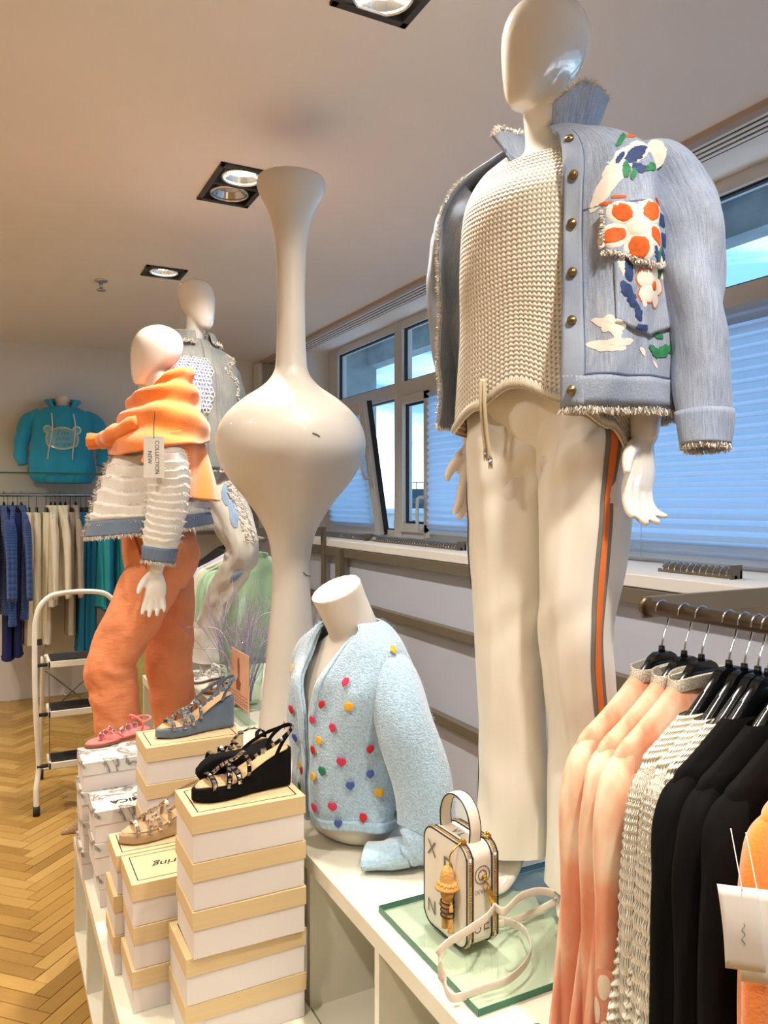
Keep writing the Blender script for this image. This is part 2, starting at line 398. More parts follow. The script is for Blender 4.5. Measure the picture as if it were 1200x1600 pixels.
m_ruffle = M('white_ruffled_cotton', (236, 232, 224), .95, var=.03, vscale=30, bscale=220, bstr=.6, sheen=.3)
m_paper = M('white_card', (236, 232, 226), .6); m_ink = M('black_print', (30, 27, 26), .7)
m_greyink = M('grey_print', (150, 148, 144), .7)
m_jeans_w = M('bleached_white_denim', (214, 210, 198), .85, var=.05, vscale=14, bscale=120, bstr=.2)
m_cardigan = M('pale_blue_mohair', (170, 202, 226), .98, var=.13, vscale=170, bscale=240, bstr=1.0, bdist=.004, sheen=.8)
m_cardrib = M('pale_blue_rib', (168, 200, 220), .98, var=.1, vscale=120, bscale=200, bstr=.8, sheen=.8)
HEART = {k: M(k+'_wool', c, .95, bscale=300, bstr=.6) for k, c in dict(red=(196, 40, 44), pink=(206, 56, 92), yellow=(232, 176, 50), blue=(78, 96, 170), green=(40, 120, 82)).items()}
m_boxlid = M('wood_print_card', (218, 192, 146), .6, var=.05, vscale=3, stretch=(1, 1, 22))
m_boxbase = M('white_shoebox_card', (226, 218, 214), .6, var=.015)
m_marble = marble()
m_tiedye = tiedye()
m_crochet = knit('cream_crochet', (250, 244, 224), .011, .016, .003, holes=-.3, col2=(190, 174, 142))
m_black = M('black_crepe', (13, 12, 12), .9, var=.1, vscale=12, spec=.15)
m_plastic = M('black_hanger_plastic', (12, 13, 15), .22)
m_silver = M('silver_sequin_rib', (222, 214, 196), .38, .35, bscale=600, bstr=1, var=.25, vscale=500)
m_bag = M('white_pebbled_leather', (234, 228, 214), .42, bscale=330, bstr=.25, bdist=.001)
m_bagprint = M('grey_brown_logo_print', (120, 112, 100), .6)
m_edge = M('black_edge_paint', (26, 22, 20), .4)
m_raffia = M('straw_raffia', (206, 158, 88), .85, bscale=260, bstr=1)
m_strap = M('ivory_leather_strap', (228, 220, 204), .4)
m_suede = {k: M(k+'_suede', c, .95, var=.08, vscale=30, bscale=500, bstr=.3, sheen=0 if k == 'black' else .3, spec=.2) for k, c in dict(black=(12, 11, 12), slate=(92, 108, 126), taupe=(176, 146, 108), coral=(226, 106, 100), glitter=(150, 126, 90)).items()}
m_insole = M('tan_insole', (196, 160, 118), .6); m_sole = M('brown_sole', (120, 84, 54), .7)
m_gem = M('mirror_studs', (220, 216, 214), .08, 1); m_pinkgem = M('pink_stones', (196, 60, 110), .1, coat=1)
m_whitemetal = M('white_enamelled_steel', (232, 228, 216), .3); m_rubber = M('black_rubber', (36, 36, 36), .7, bscale=200)
m_teal = M('turquoise_jersey', (30, 168, 214), .85, var=.05, bscale=300, bstr=.15, sheen=.2)
m_royal = knit('royal_blue_knit', (34, 84, 160), .02, .02, .003); m_navy = M('navy_crepe', (20, 34, 96), .85)
m_cream = M('cream_cotton', (236, 228, 204), .85, var=.03, vscale=10); m_greige = M('greige_linen', (176, 164, 150), .9, var=.05)
m_petrol = M('petrol_jersey', (18, 112, 150), .85, var=.06); m_aqua = M('aqua_jersey', (40, 160, 176), .85, var=.05)
m_mint = M('mint_green_cotton', (166, 200, 166), .88, var=.06, vscale=7); m_yellow = M('pale_yellow_cotton', (214, 206, 120), .85, var=.08); m_dgreen = M('leaf_green_cloth', (60, 130, 60), .85)
m_lilac = M('lilac_twig', (186, 166, 200), .7); m_foilgold = M('holographic_foil', (214, 214, 190), .2, .8)
m_poster = M('pink_poster', (232, 186, 158), .5, var=.05, vscale=14); m_posterdark = M('poster_brown', (150, 92, 66), .6)
m_concrete = M('fair_faced_concrete', (150, 160, 162), .9, var=.12, vscale=6, bscale=40)
m_farwhite = M('far_white_render', (214, 216, 214), .9); m_fardark = M('far_dark_facade', (70, 84, 96), .8); m_farglass = M('far_window', (60, 74, 88), .2); m_ground = M('outdoor_asphalt', (120, 130, 134), .95, var=.1, vscale=.2)
# ---------------------------------------------------------------- the room
XW = 2.45; YB = 6.46; XL = -3.4; YF = -3.0; SILL = 1.25; XP = 2.0
# floor: herringbone parquet, every plank seen a part of its own
floor = MB().bb(XL, XW+.1, YF, YB, -.06, -.007).build('floor', m_joint, smooth=False); struct(floor)
def herringbone():
    n, w = 5, .056; L_ = n*w; rnd = random.Random(4); g = .0011
    def plank(mb, x0, y0, x1, y1, tone, along):
        x0 += g; y0 += g; x1 -= g; y1 -= g; b = .0012; zt = rnd.uniform(-.0004, .0004)
        vs = [(x0, y0, -.007), (x1, y0, -.007), (x1, y1, -.007), (x0, y1, -.007), (x0, y0, -b), (x1, y0, -b), (x1, y1, -b), (x0, y1, -b),
              (x0+b, y0+b, zt), (x1-b, y0+b, zt), (x1-b, y1-b, zt), (x0+b, y1-b, zt)]
        c = math.cos(PI/4); o = rnd.uniform(0, 9)
        uv = [((x-x0+o, y-y0+o) if along == 0 else (y-y0+o, x-x0+o)) for x, y, z in vs]
        k = len(mb.v)
        # the stair direction (1,1) becomes +Y; a seam runs at X = .16
        vs = [((x-y)*c+.16, (x+y)*c, z) for x, y, z in vs]
        mb.add(vs, [(0, 1, 5, 4), (1, 2, 6, 5), (2, 3, 7, 6), (3, 0, 4, 7), (4, 5, 9, 8), (5, 6, 10, 9), (6, 7, 11, 10), (7, 4, 8, 11), (8, 9, 10, 11)], uv)
        mb.tones.append((k, len(mb.v), tone))
    def finish(mb, name, kind=None):
        o = mb.build(name, m_oak, floor, smooth=False, kind=kind)
        a = o.data.attributes.new('tone', 'FLOAT', 'POINT')
        for k0, k1, t in mb.tones:
            for i in range(k0, k1): a.data[i].value = t
        return o
    rest = MB(); rest.tones = []; cand = []
    for tx in range(-16, 17):
        for k in range(-90, 160):
            for B in (0, 1):
                ox = k*w+tx*2*L_; oy = k*w
                r = (ox, oy, ox+L_, oy+w, 0) if B == 0 else (ox, oy+w, ox+w, oy+w+L_, 1)
                cx, cy = (r[0]+r[2])/2, (r[1]+r[3])/2; c = math.cos(PI/4)
                X, Y = (cx-cy)*c+.16, (cx+cy)*c
                if XL+.15 < X < XW-.15 and YF+.15 < Y < YB+.1: cand.append((X, Y, r))
    near = []
    for X, Y, r in cand:
        d = X*FW.x+Y*FW.y; l = X*RT.x+Y*RT.y
        if d > .5:
            px = 600+l/d*FPX; py = HZ+EYE/d*FPX
            if -90 < px < 330 and py < 1690 and X < .30 + (.25 if Y > 2.8 else 0): near.append((d, X, Y, r))
    near.sort(); sel = set(id(q[3]) for q in near[:300])
    for X, Y, r in cand:
        t = rnd.random()
        if id(r) in sel:
            mb = MB(); mb.tones = []; plank(mb, *r[:4], t, r[4]); finish(mb, 'plank')
        else: plank(rest, *r[:4], t, r[4])
    finish(rest, 'plank_field', 'stuff')
herringbone()

def plate(mb, x0, x1, y0, y1, z, holes):
    xs = sorted({x0, x1}|{h[0] for h in holes}|{h[1] for h in holes}); ys = sorted({y0, y1}|{h[2] for h in holes}|{h[3] for h in holes})
    for a, b in zip(xs, xs[1:]):
        for c, d in zip(ys, ys[1:]):
            mx, my = (a+b)/2, (c+d)/2
            if not any(h[0] < mx < h[1] and h[2] < my < h[3] for h in holes): mb.add([(a, c, z), (b, c, z), (b, d, z), (a, d, z)], [(0, 1, 2, 3)])
HOLES = [(.73, .93, 1.39, 1.712), (.73, .93, 2.695, 3.055), (.71, .91, 4.04, 4.22)]
mb = MB(); plate(mb, XL, XW, YF, YB, CEIL, HOLES); mb.bb(XL, XW+.1, YF, YB, CEIL+.12, CEIL+.2)
struct(mb.build('ceiling', m_ceiling, smooth=False))
struct(MB().bb(XL, XW+.3, YB, YB+.15, 0, CEIL).build('wall_back', m_wall, smooth=False))
struct(MB().bb(XL-.15, XL, YF, YB, 0, CEIL).build('wall_left', m_wall, smooth=False))
struct(MB().bb(XL, XW+.3, YF-.15, YF, 0, CEIL).build('wall_front', m_wall, smooth=False))
# parapet under the windows with its deep ledge, end pier
struct(MB().bb(XP, XP+.04, YF, YB, 0, SILL-.05).bb(XW, XW+.12, YF, YB, 0, SILL).build('wall_right', m_panel, smooth=False))
struct(MB().bb(XP-.035, XW+.02, YF, YB, SILL-.045, SILL).build('trim_1', m_wall, bevel=.004))
struct(MB().bb(2.22, XW+.12, 5.76, YB, SILL, CEIL).build('wall_right_pier', m_wall, smooth=False))
struct(MB().bb(2.02, 2.05, 6.30, 6.44, SILL, CEIL-.03).build('trim_2', m_farglass if False else m_wall, smooth=False))
# curtain track and air slots along the window bay
tr = struct(MB().bb(2.06, 2.085, YF, YB, CEIL-.022, CEIL).bb(2.085, 2.115, YF, YB, CEIL-.012, CEIL).build('trim_3', M('track_beige', (186, 166, 148), .5), smooth=False))
for i in range(4):
    x = 2.125+i*.03
    s_ = MB().bb(x, x+.016, YF, YB, CEIL-.006, CEIL+.001).build('track_rail', m_ceiling, tr, smooth=False)
    MB().bb(x+.017, x+.029, YF, YB, CEIL-.003, CEIL+.001).build('air_slot', m_gasket, tr, smooth=False)

# ---- windows in the plane X = XW
def wy(px): return P(px, 783, x=XW).y
def frame_rect(mb, y0, y1, z0, z1, t, x0, x1):
    """four bars of width t inside the rectangle"""
    mb.bb(x0, x1, y0, y0+t, z0, z1); mb.bb(x0, x1, y1-t, y1, z0, z1); mb.bb(x0, x1, y0+t, y1-t, z0, z0+t); mb.bb(x0, x1, y0+t, y1-t, z1-t, z1)
ZT = 2.24   # transom middle
yE = 5.76; yA = wy(626); yB_ = wy(675)
bays = [(yA, yE-.13, 'tilt'), (yA-1.02, yA, 'narrow'), (yA-3.1, yA-1.02, 'wide'), (yA-5.2, yA-3.1, 'wide')]
def pleat(mb, y0, y1, z0, z1, x, pitch=.040, amp=.011):
    n = int((z1-z0)/pitch); pts = []
    for i in range(2*n+1): pts.append((x+(amp if i % 2 else -amp), z0+(z1-z0)*i/(2*n)))
    m = 1; b = len(mb.v)
    mb.add([(px_, y, pz) for px_, pz in pts for y in (y0, y1)], [(2*i, 2*i+1, 2*i+3, 2*i+2) for i in range(2*n)])
for wi, (y0, y1, kind) in enumerate(bays):
    mb = MB(); frame_rect(mb, y0, y1, SILL, CEIL, .055, XW-.02, XW+.06); mb.bb(XW-.02, XW+.06, y0+.05, y1-.05, ZT-.05, ZT+.05)
    if kind == 'tilt': mb.bb(XW-.02, XW+.06, y1, yE, SILL, CEIL)
    w = struct(mb.build('window_%d' % (wi+1), m_pvc, smooth=False, bevel=.004))
    MB().bb(XW+.012, XW+.018, y0+.055, y1-.055, ZT+.05, CEIL-.055).build('pane', m_glass, w, smooth=False)
    g = MB(); frame_rect(g, y0+.05, y1-.05, ZT+.045, CEIL-.05, .014, XW+.0, XW+.02); g.build('gasket', m_gasket, w, smooth=False)
    zl, zh = SILL+.02, ZT-.05
    if kind == 'tilt':
        a = math.radians(8.5); m = Matrix.Translation((XW-.04, 0, zl)) @ Matrix.Rotation(-a, 4, 'Y')
        def put(mbx): mbx.v = [tuple(m @ Vector((x, y, z))) for x, y, z in mbx.v]; return mbx
        H = zh-zl; ys, ye = y0+.16, y1-.05
        s1 = MB(); frame_rect(s1, ys, ye, 0, H, .085, -.03, .03); sash = put(s1).build('sash', m_pvc, w, smooth=False, bevel=.004)
        put(MB().bb(0, .006, ys+.085, ye-.085, .085, H-.085)).build('sash_pane', m_glass, sash, smooth=False)
        put(MB().bb(.0, .035, ys-.008, ys, 0, H)).build('sash_gasket', m_gasket, sash, smooth=False)
        b = MB(); pleat(b, ys+.075, ye-.06, .06, H-.07, -.05); put(b).build('pleated_blind', m_blind, sash, smooth=False)
        h = MB(); h.tube([(-.035, ys+.03, .62), (-.075, ys+.03, .62), (-.085, ys+.03, .58), (-.085, ys+.03, .44), (-.075, ys+.03, .40), (-.035, ys+.03, .40)], .011, 8); h.bb(-.04, -.03, ys+.015, ys+.045, .33, .52)
        put(h).build('window_handle', m_pvc, sash)
        g2 = MB(); frame_rect(g2, y0+.05, y1-.05, SILL+.05, ZT-.045, .012, XW-.01, XW+.02); g2.build('frame_gasket', m_gasket, w, smooth=False)
    else:
        split = (wy(675)) if kind == 'narrow' else None
        s1 = MB(); frame_rect(s1, y0+.05, y1-.05, zl+.03, zh, .055, XW-.045, XW+.03); 
        if split: s1.bb(XW-.045, XW+.03, split-.045, split+.03, zl, zh)
        sash = s1.build('sash', m_pvc, w, smooth=False, bevel=.004)
        MB().bb(XW+.0, XW+.006, y0+.1, y1-.1, zl+.08, zh-.05).build('sash_pane', m_glass, sash, smooth=False)
        if split:
            g = MB(); frame_rect(g, split+.03, y1-.105, zl+.085, zh-.055, .014, XW-.015, XW+.0); g.build('sash_gasket', m_gasket, sash, smooth=False)
            b = MB(); pleat(b, y0+.07, split-.05, zl+.03, zh-.03, XW-.06); b.build('pleated_blind', m_blind, w, smooth=False)
            h = MB(); hz_ = 1.50; hy = split; h.tube([(XW-.045, hy, hz_+.02), (XW-.095, hy, hz_+.02), (XW-.105, hy, hz_-.02), (XW-.105, hy, hz_-.14), (XW-.095, hy, hz_-.18), (XW-.06, hy, hz_-.18)], .011, 8); h.bb(XW-.055, XW-.045, hy-.018, hy+.012, hz_-.05, hz_+.12)
            h.build('window_handle', m_pvc, sash)
            MB().tube([(XW-.075, y0+.09+.9*0+(split-y0)*.8, z_) for z_ in (zl, zh-.1)], .0015, 5).build('blind_cord', m_greyink, w)
        else:
            b = MB(); pleat(b, y0+.03, y1-.03, zl, zh+.01, XW-.065); b.build('pleated_blind', m_blind, w, smooth=False)
            MB().tube([(XW-.08, y0+(y1-y0)*.42, z_) for z_ in (zl, zh-.05)], .0012, 5).build('blind_cord', m_greyink, w)
# outside: balcony slab, side wall, far buildings
tag(MB().bb(XW+.12, 3.5, YF, 7.2, 3.05, 3.2).bb(3.4, 3.55, YF, 7.2, 2.86, 3.2).bb(XW+.15, 3.5, 7.04, 7.2, -.5, 3.05).build('balcony', m_concrete, smooth=False), 'concrete balcony slab and side wall outside the top panes', 'balcony')
pb = P(660, 783, d=60); 
b = thing('building', 'white low building seen through the narrow window', 'building', (pb.x, pb.y, 0), -YAW)
MB().bb(-4, 1.6, 0, 8, -6, .6).build('wall', m_farwhite, b, smooth=False); MB().bb(-4.2, 1.8, -.4, 8.2, .55, .85).build('roof', m_farwhite, b, smooth=False)
for i in range(4): MB().bb(-3.4+i*1.2, -2.8+i*1.2, -.06, 0, -.9, .0).build('window', m_farglass, b, smooth=False)
pc = P(668, 783, d=95)
b = thing('building', 'dark office block behind the white building', 'building', (pc.x, pc.y, 0), -YAW)
MB().bb(-3, 14, 0, 9, -8, 3.0).build('wall', m_fardark, b, smooth=False)
for i in range(3): MB().bb(-2.6, 13.6, -.08, 0, -2.2+i*1.7, -1.5+i*1.7).build('window_band', m_farglass, b, smooth=False)
mb = MB()
for i in range(5): mb.bb(-2.5+i*1.1, -2.4+i*1.1, 1, 1.1, 3.0, 3.9)
mb.bb(-2.6, 2, 1, 1.1, 3.8, 3.9); mb.build('roof_rail', m_fardark, b, smooth=False)
struct(MB().bb(12, 260, -120, 260, -6.2, -6).build('ground', m_ground, smooth=False))

# ---- display beams and posts on the parapet
for k, (z0, z1, nm) in enumerate(((1.150, 1.202, 'steel display beam running just under the window ledge'), (.846, .890, 'steel display beam at middle height behind the bust'), (.410, .454, 'lowest steel display beam behind the counter'))):
    tag(MB().bb(XP-.046, XP-.003, -1.4, 5.6, z0, z1).build('display_beam', m_greysteel, smooth=False, bevel=.002), nm, 'rail')
for y, nm in ((4.42, 'upright steel post between the tall vase and the bust'), (2.6, 'upright steel post hidden behind the white trousers'),):
    tag(MB().bb(XP-.075, XP-.037, y-.035, y+.035, 0, 1.207).build('display_post', m_greysteel, smooth=False, bevel=.002), nm, 'post')
# ---- combs with hooks lying on the ledge
def comb(y0, y1, label):
    o = thing('hook_rail', label, 'rail', (2.12, (y0+y1)/2, SILL), 0, 'hook rails lying on the window ledge'); h = (y1-y0)/2
    mb = MB().bb(-.006, .006, -h, h, 0, .012); mb.bb(-.025, .03, -h, -h+.004, 0, .045); mb.bb(.02, .028, -h, h, .0, .03)
    mb.build('bar', m_greysteel, o, smooth=False)
    n = max(4, int(2*h/.028)); mb = MB()
    for i in range(n):
        y = -h+.02+i*(2*h-.03)/n
        mb.tube([(.02, y, .028), (.0, y-.004, .04), (-.03, y-.012, .028), (-.04, y-.016, .012)], .0022, 5, 8)
    mb.build('prongs', m_chrome, o, kind='stuff')
L_ = P
def ly(px): return P(px, 783, x=2.12).y
comb(ly(575), ly(500), 'small hook rail on the ledge beside the vase bulge')
comb(ly(721), ly(583), 'hook rail on the ledge under the narrow window')
comb(ly(958), ly(905), 'hook rail end on the ledge by the white trousers')
comb(ly(1150), ly(1030), 'long hook rail on the ledge above the clothes rod')

# ---- recessed lamps
def downlight(x, y0, y1, label, lit):
    o = thing('ceiling_light', label, 'lamp', (x, (y0+y1)/2, CEIL)); h = (y1-y0)/2
    mb = MB(); 
    for s in (-1, 1): mb.bb(s*.085, s*.104, -h-.004, h+.004, -.008, .001); mb.bb(-.104, .104, s*h-.019*s, s*(h+.004), -.008, .001)
    if len(lit) > 1: mb.bb(-.09, .09, -.008, .008, -.006, .001)
    mb.build('frame', m_darkframe, o, smooth=False, bevel=.0015)
    MB().bb(-.1, .1, -h, -h+.004, 0, .11).bb(-.1, .1, h-.004, h, 0, .11).bb(-.1, -.096, -h, h, 0, .11).bb(.096, .1, -h, h, 0, .11).bb(-.1, .1, -h, h, .105, .11).build('housing', m_darkframe, o, smooth=False)
    for k, on in enumerate(lit):
        yc = 0 if len(lit) == 1 else (-.083 if k == 0 else .083)
        r = MB(); r.surf(lambda u, v: ((.060+.014*(1-v))*math.cos(2*PI*u), yc+(.060+.014*(1-v))*math.sin(2*PI*u), .0+.03*v), 32, 3); r.surf(lambda u, v: ((.066+.010*math.sin(v*2*PI)*.4+.006)*math.cos(2*PI*u), yc+(.066+.010*math.sin(v*2*PI)*.4+.006)*math.sin(2*PI*u), .0+.006*math.cos(v*2*PI)), 32, 8)
        rr = r.build('reflector_ring', m_reflector, o)
        MB().cyl((0, yc, .028), (0, yc, .032), .060, n=32).build('lamp_glass', m_lamp_on if on else m_lamp_off, rr, smooth=False)
    return o
downlight(.83, 1.39, 1.712, 'double recessed ceiling lamp cut by the top edge of the photo', (True, True))
downlight(.83, 2.695, 3.055, 'double recessed ceiling lamp beside the vase mouth, farther bulb unlit', (True, False))
downlight(.81, 4.04, 4.22, 'single recessed square ceiling lamp farthest away, above the mannequin heads', (True,))
for x, y, p in LAMPS_OFF: 
    downlight(x, y-.09, y+.09, 'single recessed ceiling lamp outside the view', (True,))['group'] = 'recessed lamps outside the view'
p = P(158, 438, z=CEIL)
o = thing('sprinkler', 'small chrome sprinkler head on the ceiling at far left', 'sprinkler', (p.x, p.y, CEIL))
MB().cyl((0, 0, -.006), (0, 0, 0), .035).build('rosette', m_chrome, o); MB().cyl((0, 0, -.05), (0, 0, -.006), .010).cyl((0, 0, -.056), (0, 0, -.05), .024).build('head', m_chrome, o)

# ---------------------------------------------------------------- white shelf units
def cubes(name, label, loc, L, D, H, n, open_side=-1, t=.018, rows=1, foot=0.05):
    """unit of cubes along Y: length L, depth D (X from 0 to D), open on the -X side"""
    o = thing(name, label, 'shelf unit', loc)
    MB().bb(-.003, D, 0, L, H-.035, H).build('top', m_melamine, o, smooth=False, bevel=.0015)
    MB().bb(0, D, 0, L, foot, foot+t).build('bottom_board', m_melamine, o, smooth=False, bevel=.001)
    MB().bb(.02, D-.02, .01, L-.01, 0, foot).build('plinth', m_melamine, o, smooth=False)
    MB().bb(D-.006, D, 0, L, foot, H-.035).build('back_board', m_melamine, o, smooth=False)
    for i in range(n+1):
        y = min(max(L*i/n, t), L)
        MB().bb(.0, D-.006, y-t, y, foot+t, H-.035).build('upright', m_melamine, o, smooth=False, bevel=.001)
    for r in range(1, rows):
        z = foot+(H-.035-foot)*r/rows
        for i in range(n): MB().bb(.004, D-.006, L*i/n+(t if i == 0 else 0), L*(i+1)/n-t, z-t/2, z+t/2).build('shelf', m_melamine, o, smooth=False)
    return o
lowu = cubes('low_shelf_unit', 'low white open shelf unit carrying the shoe boxes', (.25, .95, 0), 1.82, .38, .38, 5)
highu = cubes('display_counter', 'long white display counter under the bust, vase and handbag', (.634, .60, 0), 2.05, .47, .71, 6, rows=2)
cubes('display_counter', 'white counter unit carrying the glass vase of twigs', (.775, 2.652, 0), .698, .36, .71, 2, rows=2)
cubes('display_counter', 'far white counter unit under the mannequin in bleached jeans', (.618, 3.352, 0), .27, .60, .71, 1, rows=2)
MB().cyl((.17, 1.32, .15), (.17, 1.318, .15), .014, n=20).build('cam_cover', m_greyink, lowu)
plinth = tag(MB().bb(.38, .61, 2.80, 3.34, 0, .38).build('plinth', m_melamine, bevel=.002), 'white plinth under the mannequin in coral trousers', 'plinth')
# ---------------------------------------------------------------- full mannequins
def on_cam(R, F, z):   # camera-plane coordinates to the place
    return Vector((F*FW.x+R*RT.x, F*FW.y+R*RT.y, z))

HEAD = [(0, -.070, -.040, .012), (.006, -.086, -.026, .028), (.03, -.094, -.002, .043), (.06, -.098, .040, .055), (.10, -.100, .078, .066), (.14, -.098, .096, .073), (.175, -.089, .098, .073), (.205, -.070, .085, .063), (.225, -.042, .058, .043), (.236, -.008, .024, .016)]
def head_mb(mb, z0, cx=0, cy=0, s=1.0, turn=0):
    ct, st = math.cos(turn), math.sin(turn)
    def f(u, v):
        z, yf, yb, hw = cat(HEAD, v); a = 2*PI*u; yc = (yf+yb)/2; ry = (yb-yf)/2
        x, y = hw*math.sin(a)*s, (yc-ry*math.cos(a))*s
        return (cx+x*ct-y*st, cy+x*st+y*ct, z0+z*s)
    mb.surf(f, 40, 36, True, True, True)
def hand_mb(mb, wrist, down, side, out, s=1.0, curl=.25, splay=.12):
    """wrist point, direction of the fingers, direction index->little (side), palm normal; thumb leaves the index side"""
    w = Vector(wrist); d = Vector(down).normalized(); e = Vector(side); e = (e-d*e.dot(d)).normalized(); n = d.cross(e)*out
    q = lambda a, b, c: w+(d*a+e*b+n*c)*s
    mb.tube([q(-.03, 0, 0), q(.0, 0, 0), q(.03, .0, 0), q(.065, .002, 0), (q(.092, .003, 0))], [.020*s, .021*s, .032*s, .038*s, .034*s], 16, flat=[.85, .75, .48, .40, .36], up=tuple(e))
    for i, (b, L_, r) in enumerate(((-.028, .068, .0100), (-.010, .077, .0102), (.009, .071, .0098), (.027, .056, .0090))):
        c = curl*(.7+.3*i); sp = splay*(b/.03)
        p0 = q(.065, b*.9, 0); p1 = q(.088, b, 0); p2 = q(.088+L_*.42, b+sp*L_*.42, L_*.42*c*.5); p3 = q(.088+L_*.75, b+sp*L_*.75, L_*.75*c); p4 = q(.088+L_*(1-c*.15), b+sp*L_, L_*c*1.55)
        mb.tube([p0, p1, p2, p3, p4], [r*s, r*1.05*s, r*s, r*.9*s, r*.62*s], 10, 20)
    mb.tube([q(.005, -.012, 0), q(.03, -.036, .006), q(.055, -.050, .014), q(.082, -.056, .022)], [.014*s, .0125*s, .011*s, .007*s], 10, 16)
TORSO = [(.83, 0, .0, .05, .035), (.87, 0, .01, .115, .06), (.93, 0, .008, .15, .088), (1.0, 0, .004, .148, .092), (1.10, 0, -.005, .118, .083), (1.2, 0, 0, .135, .092), (1.29, 0, -.012, .152, .112), (1.36, 0, 0, .158, .095), (1.42, 0, .005, .158, .072), (1.455, 0, .010, .115, .058), (1.485, 0, .012, .062, .050), (1.50, 0, .012, .046, .044)]
def body(name, parent, legs, arms, headturn=0, vox=.0055, neck_tilt=0, head_dx=0, legr=(.088, .056, .05, .036)):
    mb = MB(); mb.surf(ringf(TORSO), 48, 60, True, True, True)
    mb.tube([(0, .014, 1.42), (0, .010, 1.50), (head_dx*.5, .0, 1.56), (head_dx, -.008, 1.63)], [.062, .047, .045, .050], 24)
    head_mb(mb, 1.562, head_dx, 0, 1.0, headturn)
    for s, L_ in zip((-1, 1), legs):
        mb.tube(L_, list(legr), 20, 40)
        a = Vector(L_[-1]); fd = Vector((0, -1, -.0))
        mb.tube([a+Vector((0, .004, .03)), a+Vector((0, .010, -.02)), a+Vector((0, -.018, -.055)), a+Vector((0, -.052, -.088)), a+Vector((0, -.085, -.106)), a+Vector((0, -.11, -.112))], [.034, .036, .034, .034, .028, .012], 14, 24, flat=[1, .9, .8, .62, .5, .5], up=(1, 0, 0))
    for a in arms:
        mb.tube(a['p'], a.get('r', [.052, .043, .036, .024]), 18, 36)
        hand_mb(mb, a['p'][-1], a['hd'], a['hs'], a.get('out', 1), curl=a.get('curl', .25), splay=a.get('splay', .12))
    return mb.build(name, m_gloss, parent, remesh=vox, smit=3)

# ============ 1. the near mannequin: painted denim jacket, cream knit, ivory satin trousers
man1 = thing('mannequin', 'white faceless mannequin in paint-splashed denim jacket, cream knit sweater and ivory trousers', 'mannequin', on_cam(.325, 1.55, .711), -YAW-math.radians(37.6))
legs1 = [[(-.085, .0, .88), (-.088, -.01, .50), (-.090, .01, .30), (-.08, .02, .125)], [(.085, .0, .88), (.078, -.02, .50), (.078, .01, .30), (.078, .02, .125)]]
arms1 = [dict(p=[(-.155, .01, 1.40), (-.185, .05, 1.15), (-.195, .055, 1.02), (-.195, .045, .91)], hd=(-.0, -.10, -1), hs=(.25, 1, 0), out=-1, curl=.2),
         dict(p=[(.155, .005, 1.40), (.195, .02, 1.14), (.205, .0, 1.02), (.205, -.025, .90)], hd=(-.03, -.26, -1), hs=(.35, .9, -.1), out=1, curl=.34, splay=.02)]
body('body', man1, legs1, arms1, headturn=-math.radians(22), vox=.0045, head_dx=0.0)
# glass foot plate with green edge under it
pl = MB().bb(-.20, .20, -.17, .17, .0, .011)
Rm = Matrix.Rotation(YAW+math.radians(37.6), 4, 'Z'); ctr = Vector((.865, 1.157, 0))-Vector((man1.location.x, man1.location.y, 0)); ctr = Matrix.Rotation(-man1.rotation_euler.z, 3, 'Z') @ ctr
pl.v = [tuple((Rm @ Vector(q))+ctr) for q in pl.v]
gp = pl.build('glass_base', m_clear, man1, smooth=False)
eg = MB(); frame_rect(eg, -.17, .17, 0, 0, 0, 0, 0); eg = MB()
for a, b, c, d in ((-.2006, -.1992, -.17, .17), (.1992, .2006, -.17, .17), (-.20, .20, -.1706, -.1692), (-.20, .20, .1692, .1706)): eg.bb(a, b, c, d, .0005, .0115)
eg.v = [tuple((Rm @ Vector(q))+ctr) for q in eg.v]; eg.build('glass_edge', m_greenglass, gp, smooth=False)
MB().tube([(.10, .06, .012), (.10, .05, .12), (.10, .03, .30)], .006, 10).build('support_peg', m_chrome, man1)

# sweater
def foldk(th, v): return .004*math.sin(3*th+5*v)+.006*nz(math.cos(th)*1.5, math.sin(th)*1.5, v*3)
SW = [(1.495, 0, .005, .080, .072), (1.47, 0, .005, .125, .082), (1.425, 0, .0, .165, .10), (1.36, 0, -.01, .172, .13), (1.25, 0, -.012, .173, .135), (1.12, 0, -.005, .175, .138), (1.0, 0, .0, .180, .142), (.965, 0, 0, .184, .145)]
def sw_dz(th):
    d = math.degrees(th) % 360
    # hem: front centre high, deep at the sides
    pts = [(0, .035), (30, .0), (60, -.045), (85, -.105), (110, -.085), (150, -.05), (210, -.05), (260, -.04), (300, -.035), (335, .0), (360, .035)]
    for (a, x), (b, y) in zip(pts, pts[1:]):
        if a <= d <= b: t = (d-a)/(b-a); t = t*t*(3-2*t); return x+(y-x)*t
    return 0
swf0 = ringf(resample(SW)[0], 180, 540, 2.2, foldk)
def swf(u, v):
    x, y, z = swf0(u, v); return (x, y, z+sw_dz(2*PI*u+PI)*sm(.45, 1, v)-.085*max(0, math.cos(2*PI*u+PI))**3*(1-sm(0, .14, v)))
MB().surf(swf, 160, 130, True, us=1.15, vs_=.62).build('sweater', m_sweater, man1, solid=.005)
sw = [o for o in man1.children if o.name.startswith('sweater')][0]
hm = MB(); hm.surf(lambda u, v: (lambda p, n: tuple(p+n*(.004*math.sin(PI*v)+.001)))(Vector(swf(u, .965+.034*v)), fnorm(swf, u, .965+.034*v)), 240, 4, True, us=1.2, vs_=.03)
hm.build('ribbed_hem', knit('cream_rib', (236, 228, 206), .008, .05, .003), sw)

